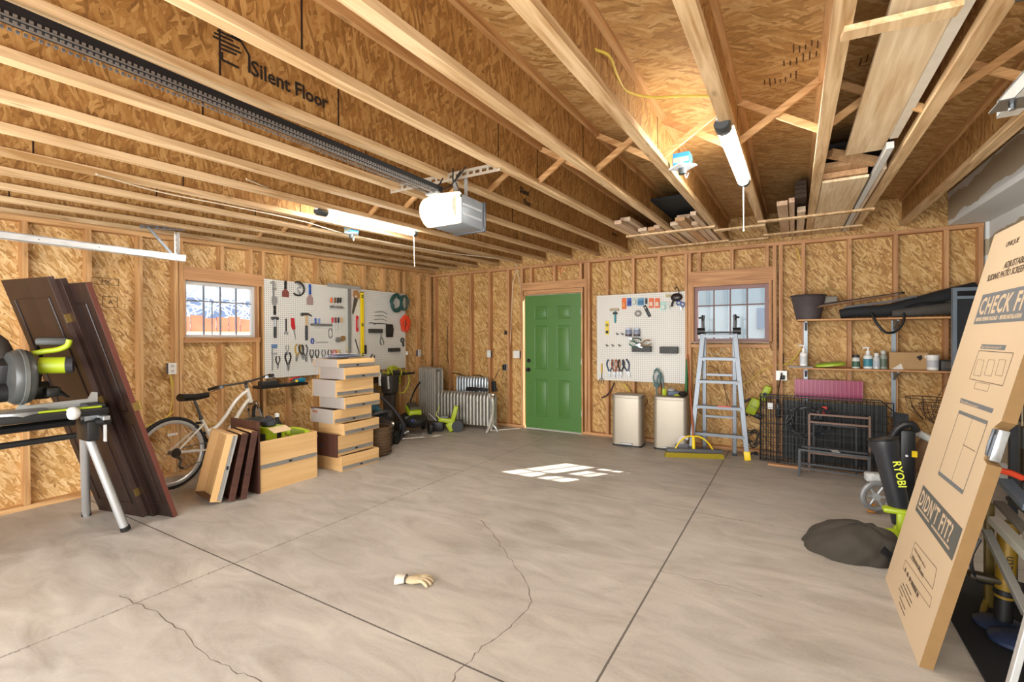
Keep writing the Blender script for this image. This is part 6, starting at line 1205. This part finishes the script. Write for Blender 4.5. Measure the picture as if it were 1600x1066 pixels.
# hose reel / tool cart pieces behind the blower
t = thing('tool_cart', 'black cart with grey wheel behind the leaf blower', 'tool cart', M=TM((.66, 4.72, 0), R(8)))
MB().torus((-.12, -.06, .14), .10, .02, (.35, -1, 0), 26, 8).build('wheel', mat('8f9192', .4, .3), t, True); b = MB()
for k in range(6): a = PI * k / 3; b.cyl((-.12, -.06, .14), (-.12 + .09 * math.cos(a), -.06, .14 + .09 * math.sin(a)), .009, n=6)
b.cyl((-.12, -.08, .14), (-.12, -.04, .14), .028, n=14); b.build('wheel_spokes', mat('a9abab', .4, .3), t, True)
MB().box((-.10, .03, .27), (.14, .08, .07), None, .015).build('grey_tread', mat('b9bbb8', .5, var=.5, scale=60), t, True); MB().box((-.14, -.02, .035), (.05, .05, .07), None, .01).build('orange_foot', mat('d98b2b', .5), t, True)
t = thing('folding_tool', 'tall black tool body with yellow dot behind blower', 'tool', M=TM((.80, 5.05, 0), 0, .04)); MB().box((0, 0, .33), (.10, .10, .60), None, .02).build('body', mat('1b1c1e', .4), t, True); MB().tube([Vector(q) for q in ((-.12, .0, .5), (-.06, -.02, .64), (.02, -.02, .68), (.06, 0, .62))], .028, 10, smoothed=4).build('handle', mat('232426', .4), t, True); MB().box((.04, -.054, .44), (.035, .006, .05)).build('yellow_mark', YELLOW, t); MB().cyl((-.01, -.052, .42), (-.01, -.056, .42), .01, n=8).build('screw', WHITE, t)
t = thing('caulk_gun', 'blue and white nozzle tool beyond the black tool', 'tool', M=TM((.99, 5.15, .53), .2, 0, .5)); MB().cyl((-.12, 0, 0), (.04, 0, 0), .03, n=12).build('barrel', mat('c9ccc9', .5), t, True); MB().cyl((.04, 0, 0), (.1, 0, 0), .036, n=12).build('blue_end', mat('3d9ab8', .4), t, True); MB().box((-.02, .02, -.25), (.1, .08, .45), None, .02).build('brown_sack', mat('7a5c40', .8), t, True)
t = thing('clipped_boards', 'grey plastic pieces stacked low behind the carton edge', 'plastic pieces', M=TM((.86, 4.4, 0), R(20))); MB().box((0, 0, .27), (.22, .12, .02), Matrix.Rotation(-.2, 3, 'Y')).build('upper_piece', LGREY, t); MB().box((0, -.02, .21), (.20, .12, .03), Matrix.Rotation(-.1, 3, 'Y'), .005).build('lower_piece', mat('9aa0a2', .4), t); MB().box((0, 0, .1), (.14, .1, .2), None, .01).build('support', mat('6b6258', .6), t)
t = thing('black_hose', 'black ribbed tube slanting behind the leaf blower', 'hose', (0, 0, 0)); MB().tube([(.70, 4.2, .05), (.80, 4.35, .2), (.93, 4.5, .34)], .025, 10, smoothed=4).build('tube', BLACK, t, True)
MB().torus((.70, 4.2, .05), .025, .008, (.1, .15, .15), 14, 6).build('cuff', DSTEEL, t, True)

# the large flat carton leaning at the right
CP = Vector((.448, 3.426, 0)); CW = Vector((.004, -1, 0)).normalized(); CT = Vector((.90, 3.36, 1.93)); CH = (CT - CP); CLn = CH.length; CH = (CH - CW * CH.dot(CW)).normalized(); CN = CW.cross(CH); WID, THK = .84, .045
ct = thing('flat_carton', 'large flat cardboard screen door carton leaning at right', 'carton', M=basis(CP, CW, CH, CN))
CI = ct.matrix_world.inverted()
def CU(px, py):
    d = ray(px, py); o = Vector((0, 0, HC)); t_ = (CP - o).dot(CN) / d.dot(CN); return (CI @ (o + d * t_))
CARD = mat('c2ab8c', .75, var=.05, scale=3); CARDE = mat('86673d', .8, var=.12, scale=18)
nA, nB = CU(1573, 675), CU(1560, 737); v1, v0 = nA.y, nB.y
b = MB(); Lc = CLn
poly = [(0, 0), (WID, 0), (WID, v0), (WID - .045, v0 + .01), (WID - .045, v1), (WID, v1 + .03), (WID, Lc), (0, Lc)]
f = [b.b.verts.new((x, y, 0)) for x, y in poly]; g = [b.b.verts.new((x, y, -THK)) for x, y in poly]; b._f(f); b._f(g[::-1])
for i in range(len(poly)):
    b.mi = 1; b._f((f[i], g[i], g[(i + 1) % len(poly)], f[(i + 1) % len(poly)]))
b.build('carton_shell', [CARD, CARDE], ct)
b = MB(); b.b2((WID - .044, v0 + .014, -.04), (WID - .012, v1 - .004, -.006), .004); b.build('exposed_frame', mat('b9bec2', .25, .9), ct, True)
b = MB(); b.tube([(WID - .046, v0 + .03, -.004), (WID - .036, (v0 + v1) / 2, .002), (WID - .046, v1 - .01, -.002)], .006, 6); b.box((WID - .03, (v0 + v1) / 2, -.004), (.014, (v1 - v0) * .6, .006)); b.build('latch', mat('5d6166', .4, .5), ct, True)
CINK = mat('6b6a62', .8, var=.05); CINK2 = mat('5a4a38', .8, var=.05); CG = mat('66686a', .8, var=.04)
def quad(pts, m, z=.0006, name='printed_panel'):
    P = [CU(*p) for p in pts]; return MB().prism([(p.x, p.y, z) for p in P], (0, 0, .0003)).build(name, m, ct)
def inkline(x, y, L, h, m, z=.0008):
    rr = random.Random(int(x * 1000 + y * 777)); b = MB(); q = x
    while q < x + L:
        w_ = rr.uniform(.006, .022); b.b2((q, y, z), (min(q + w_, x + L), y + h, z + .0003)); q += w_ + .0045
    return b.build('printed_fine_line', m, ct)
def outline(pts, w, m, name='printed_outline', closed=True):
    P = [CU(*p) for p in pts]; b = MB(); n = len(P)
    for i in range(n if closed else n - 1):
        a, c = P[i], P[(i + 1) % n]; b.beam((a.x, a.y, .0006), (c.x, c.y, .0006), w, .0005, (0, 0, 1)) if False else b.prism(_strip(a, c, w), (0, 0, .0004))
    return b.build(name, m, ct)
def _strip(a, c, w):
    d = Vector((c.x - a.x, c.y - a.y, 0)).normalized(); n = Vector((-d.y, d.x, 0)) * w / 2; return [Vector((a.x, a.y, .0006)) + n, Vector((a.x, a.y, .0006)) - n, Vector((c.x, c.y, .0006)) - n, Vector((c.x, c.y, .0006)) + n]
def ctext(s_, px, py, size, m, bold=0, sx=1, z=.0012, shear=0, rot=0): p = CU(px, py); return text(s_, size, m, ct, Matrix.Translation((p.x, p.y, z)) @ Matrix.Rotation(rot, 4, 'Z'), .0002, name='printed_lettering', bold=bold, sx=sx, shear=shear)
ctext('UNIQUE', 1571, 387, .036, CINK2, .0003, 1.15); ctext('ADJUSTABLE', 1568, 420, .045, CINK2, .0008, 1.0); ctext('SLIDING PATIO SCREEN DOOR', 1542, 440, .045, CINK2, .0008, .95)
pa, pb = CU(1536, 461), CU(1522, 507); q0 = pb.y; q1 = pa.y; x0c = min(pa.x, pb.x)
MB().prism([(x0c, q0, .0006), (WID - .0, q0, .0006), (WID - .0, q1, .0006), (x0c, q1, .0006)], (0, 0, .0003)).build('printed_panel', CG, ct)
hB = q1 - q0
text('CHECK FIT', hB * .78, CARD, ct, Matrix.Translation((x0c + .02, q0 + hB * .33, .0012)), .0002, name='printed_lettering', bold=.0028, sx=.93, sp=1.12); text('BEFORE OPENING PACKAGE  •  BEFORE INSTALLATION', hB * .17, CARD, ct, Matrix.Translation((x0c + .02, q0 + hB * .10, .0012)), .0002, name='printed_lettering', bold=.0008, sx=.85)
def _unused(ptl, pbr_u, h, m=CG): pass
a = CU(1532, 545); MB().prism([(a.x, a.y, .0006), (a.x + .30, a.y, .0006), (a.x + .30, a.y + .022, .0006), (a.x, a.y + .022, .0006)], (0, 0, .0003)).build('printed_panel', CG, ct); text('Measure height to ensure proper fit', .018, CARD, ct, Matrix.Translation((a.x + .008, a.y + .005, .0012)), .0001, name='printed_lettering', sx=.95)
outline([(1530, 548), (1584, 552), (1567, 603), (1515, 592)], .003, CINK2)
for k in range(3): outline([(1528 + k * 17, 562), (1538 + k * 17, 563), (1532 + k * 17, 588), (1521 + k * 17, 586)], .0016, CINK2)
outline([(1525, 597), (1547, 601), (1543, 612), (1522, 607)], .0016, CINK2)
quad([(1502, 622), (1553, 639), (1550, 646), (1500, 629)], CG); text('Measure width to ensure proper fit', .018, CARD, ct, Matrix.Translation((CU(1500.5, 629).x + .006, CU(1500.5, 629).y + .004, .0012)), .0001, name='printed_lettering', sx=.95)
outline([(1499, 643), (1543.5, 660), (1504, 772), (1466, 741)], .005, CINK); outline([(1521, 651), (1485, 757)], .0015, CINK, closed=False); outline([(1505, 695), (1524, 706)], .003, CINK2, closed=False)
quad([(1499, 641), (1544, 658), (1542.5, 664), (1497.5, 646)], CG); quad([(1467.5, 736), (1506, 767), (1504, 772), (1466, 741)], CG)
D4 = [(1441.8, 760.6), (1506, 823.6), (1488.6, 872.8), (1429.5, 800)]
P4 = [CU(*p) for p in D4]; xa, xb = (P4[0].x + P4[3].x) / 2, (P4[1].x + P4[2].x) / 2; yb_, yt_ = (P4[2].y + P4[3].y) / 2, (P4[0].y + P4[1].y) / 2
MB().prism([(xa, yb_, .0006), (xb, yb_, .0006), (xb, yt_, .0006), (xa, yt_, .0006)], (0, 0, .0003)).build('printed_panel', mat('55544f', .8, var=.04), ct); hB = yt_ - yb_
text("DIDN'T FIT?", hB * .80, CARD, ct, Matrix.Translation((xa + .02, yb_ + hB * .30, .0012)), .0002, name='printed_lettering', bold=.0024, sx=.82, sp=1.14); inkline(xa + .02, yb_ + hB * .15, (xb - xa) * .36, .010, CARD, .0012); inkline(xa + .03 + (xb - xa) * .42, yb_ + hB * .15, (xb - xa) * .44, .010, CARD, .0012)
outline([(1430, 847), (1464, 889), (1457.5, 921), (1422.5, 871)], .0025, CINK2); a = CU(1427, 860); text('Visit the installation video at', .022, CINK2, ct, Matrix.Translation((a.x + .012, a.y + .008, .0008)), .0001, name='printed_lettering', sx=.9); text('helpmeinstallit.com', .034, CINK2, ct, Matrix.Translation((a.x + .012, a.y - .035, .0008)), .0001, name='printed_lettering', bold=.0005, sx=.9)
outline([(1415, 875), (1456, 934), (1453, 950), (1411, 888)], .002, CINK2); a = CU(1415, 884); b = MB()
for k, w_ in enumerate((.02, .03, .03, .05, .06, .03)): MB().box((a.x + .02 + .055 * k, a.y - .015, .0008), (w_, .02, .0004)).build('printed_symbol', CINK2, ct)
for k, (dx_, L_) in enumerate(((.10, .12), (.04, .22), (.02, .24), (.01, .10), (.06, .14), (.08, .14))): inkline(a.x + dx_, a.y - .06 - .022 * k, L_, .006, CINK2)
# things behind the carton, bottom right
def strip(name, label, p, q, w, h, m, cat='metal strip'): return tag(MB().beam(p, q, w, h, (0, 0, 1), .003).build(name, m, None), label, cat)
def bh(px, py, y): return PL(px, py, 1, y)
strip('white_rail', 'white metal rail slanting up from the bottom right corner', bh(1578, 1075, 2.3), bh(1618, 930, 2.3), .03, .02, mat('cfd2d2', .3, .5)); 
strip('aluminium_leg', 'grey aluminium leg descending behind carton, longest', bh(1541, 828, 2.95), bh(1606, 962, 2.75), .035, .02, mat('8f8d86', .4, .6), 'aluminium leg'); strip('aluminium_leg', 'pale aluminium rail running right behind the carton', bh(1553, 812, 2.9), bh(1612, 872, 2.7), .045, .035, mat('b9b7ab', .4, .5), 'aluminium leg'); strip('aluminium_leg', 'dark taupe rail crossing behind the pale rail', bh(1560, 785, 3.0), bh(1608, 835, 2.8), .04, .02, mat('6f685e', .45, .4), 'aluminium leg'); strip('aluminium_leg', 'blue grey channel behind the carton notch', bh(1570, 752, 3.1), bh(1610, 795, 2.9), .05, .03, mat('8593a3', .4, .5), 'aluminium leg')
t = thing('floor_pump', 'gold and black upright pump standing behind the carton', 'pump', M=TM(FL(1566, 985), 0, 0, .04)); MB().lathe([(.036, .16), (.038, .5), (.03, .52), (0, .52)], n=18).build('barrel', mat('8f701f', .45, .2), t, True); MB().lathe([(0, .03), (.034, .03), (.034, .17), (.04, .175), (.04, .2), (.03, .2)], n=18).build('lower_sleeve', mat('161514', .5), t, True); MB().sph((0, 0, .02), (.11, .09, .035), 14).build('foot_plate', mat('202a40', .5), t, True)
text('joctn', .05, BLACK, t, basis((.012, -.0405, .27), (0, 0, 1), (-1, 0, 0), (0, -1, 0)), name='lettering'); MB().tube([Vector(q) for q in ((-.03, 0, .22), (-.1, -.02, .22), (-.13, -.03, .32), (-.1, -.02, .42))], .008, 6, smoothed=4).build('pump_hose', BLACK, t, True); MB().box((-.04, 0, .235), (.18, .06, .03), None, .01).build('bracket', mat('3a2f1c', .5), t, True)
t = thing('second_pump_stand', 'dull gold post just left of the upright pump', 'stand', M=TM(FL(1545, 960), 0)); MB().box((0, 0, .3), (.035, .04, .52), None, .008).build('post', mat('6e5a25', .45, .2), t, True); MB().tube([Vector(q) for q in ((-.05, -.1, .02), (-.02, -.02, .05), (.0, .0, .08))], .014, 8, smoothed=3).build('curved_foot', mat('7d6526', .4, .3), t, True); MB().box((.06, 0, .42), (.03, .02, .2), Matrix.Rotation(.25, 3, 'Y')).build('white_inset', mat('aeb3b4', .5), t)
t = tag(MB().b2((.66, 2.25, .001), (1.55, 3.75, .008), .002).build('floor_shade_sheet', mat('101113', .8), None), 'black sheet imitating shade on the floor behind the carton', 'shade sheet')  # thin black sheet stands in for the shade on the concrete here
t = thing('storage_tote', 'black storage tote under the rack behind the carton', 'tote', (1.22, 3.11, .009)); MB().box((0, 0, .24), (.34, .48, .48), None, .02).build('tote_body', mat('141517', .5), t, True); MB().box((0, 0, .49), (.36, .5, .03), None, .01).build('lid', mat('1b1c1f', .5), t, True)
t = thing('blue_base', 'dark blue wheeled base on the shade sheet in the bottom corner', 'base', M=TM(FL(1592, 1015) + Vector((0, 0, .008)), .3)); MB().sph((0, 0, .03), (.11, .09, .035), 14).build('base_shell', mat('1c2740', .45), t, True); MB().cyl((.06, -.05, .02), (.06, -.02, .02), .02, n=10).build('caster', BLACK, t)
t = thing('loppers', 'orange and lime handled cutters lying behind the notch', 'cutters', M=TM(bh(1590, 742, 3.0), 0, 0, .2)); MB().tube([(-.08, 0, .0), (-.02, 0, .0), (.02, 0, -.01)], .014, 8).build('orange_handle', mat('d9431f', .5), t, True); MB().tube([(.02, 0, -.01), (.06, 0, -.015), (.09, 0, .01)], .02, 8).build('black_joint', BLACK, t, True); MB().tube([(.05, 0, .012), (.09, 0, .02), (.14, 0, .02)], .012, 8).build('lime_handle', LIME, t, True)
t = thing('storage_rack', 'black shelving rack holding tools behind the carton', 'rack', M=TM((1.02, 3.0, 0))); 
for z in (.55, .98): MB().box((.18, .1, z), (.5, .7, .02), None, .003).build('shelf', mat('1d1e20', .5), t)
for x in (-.05, .41):
    for y in (-.22, .42): MB().box((x, y, .6), (.03, .03, 1.2)).build('post', mat('26282b', .5), t)
t = thing('mesh_basket', 'pale wire mesh basket on the rack behind the notch', 'basket', M=TM((1.0, 2.98, .99), .1)); b = MB()
for k in range(9): b.cyl((-.1 + .03 * k, -.15, 0), (-.1 + .03 * k, -.15, .10), .003, n=5); b.cyl((-.12, -.15 , .012 * k), (.16, -.15, .012 * k), .002, n=5); b.cyl((-.11, -.15 + .04 * k, 0), (-.11, -.15 + .04 * k, .10), .003, n=5)
b.build('mesh', mat('b4a58a', .5, .3), t); MB().box((.02, 0, .004), (.26, .3, .006)).build('basket_floor', mat('8a7c66', .5), t)
t = thing('steel_post', 'galvanized steel door post rising behind the carton top', 'post', M=TM((1.58, 5.55, 0))); MB().box((0, 0, 1.15), (.03, .16, 2.3), None, .002).build('flat_post', mat('5c5a54', .35, .7, .3, 30), t); MB().box((-.02, -.05, 1.15), (.02, .03, 2.3)).build('edge_flange', mat('b9bbb8', .3, .8), t); b = MB(); b.cyl((-.03, .09, 2.2), (-.02, .10, 2.2), .03, n=14); b.box((-.02, .09, 2.1), (.03, .02, .2)); b.build('roller', mat('8c8a84', .4, .6), t, True); MB().box((-.02, -.12, 2.0), (.03, .06, .12)).build('wood_shim', WR['z'], t)
bpy.context.view_layer.update()
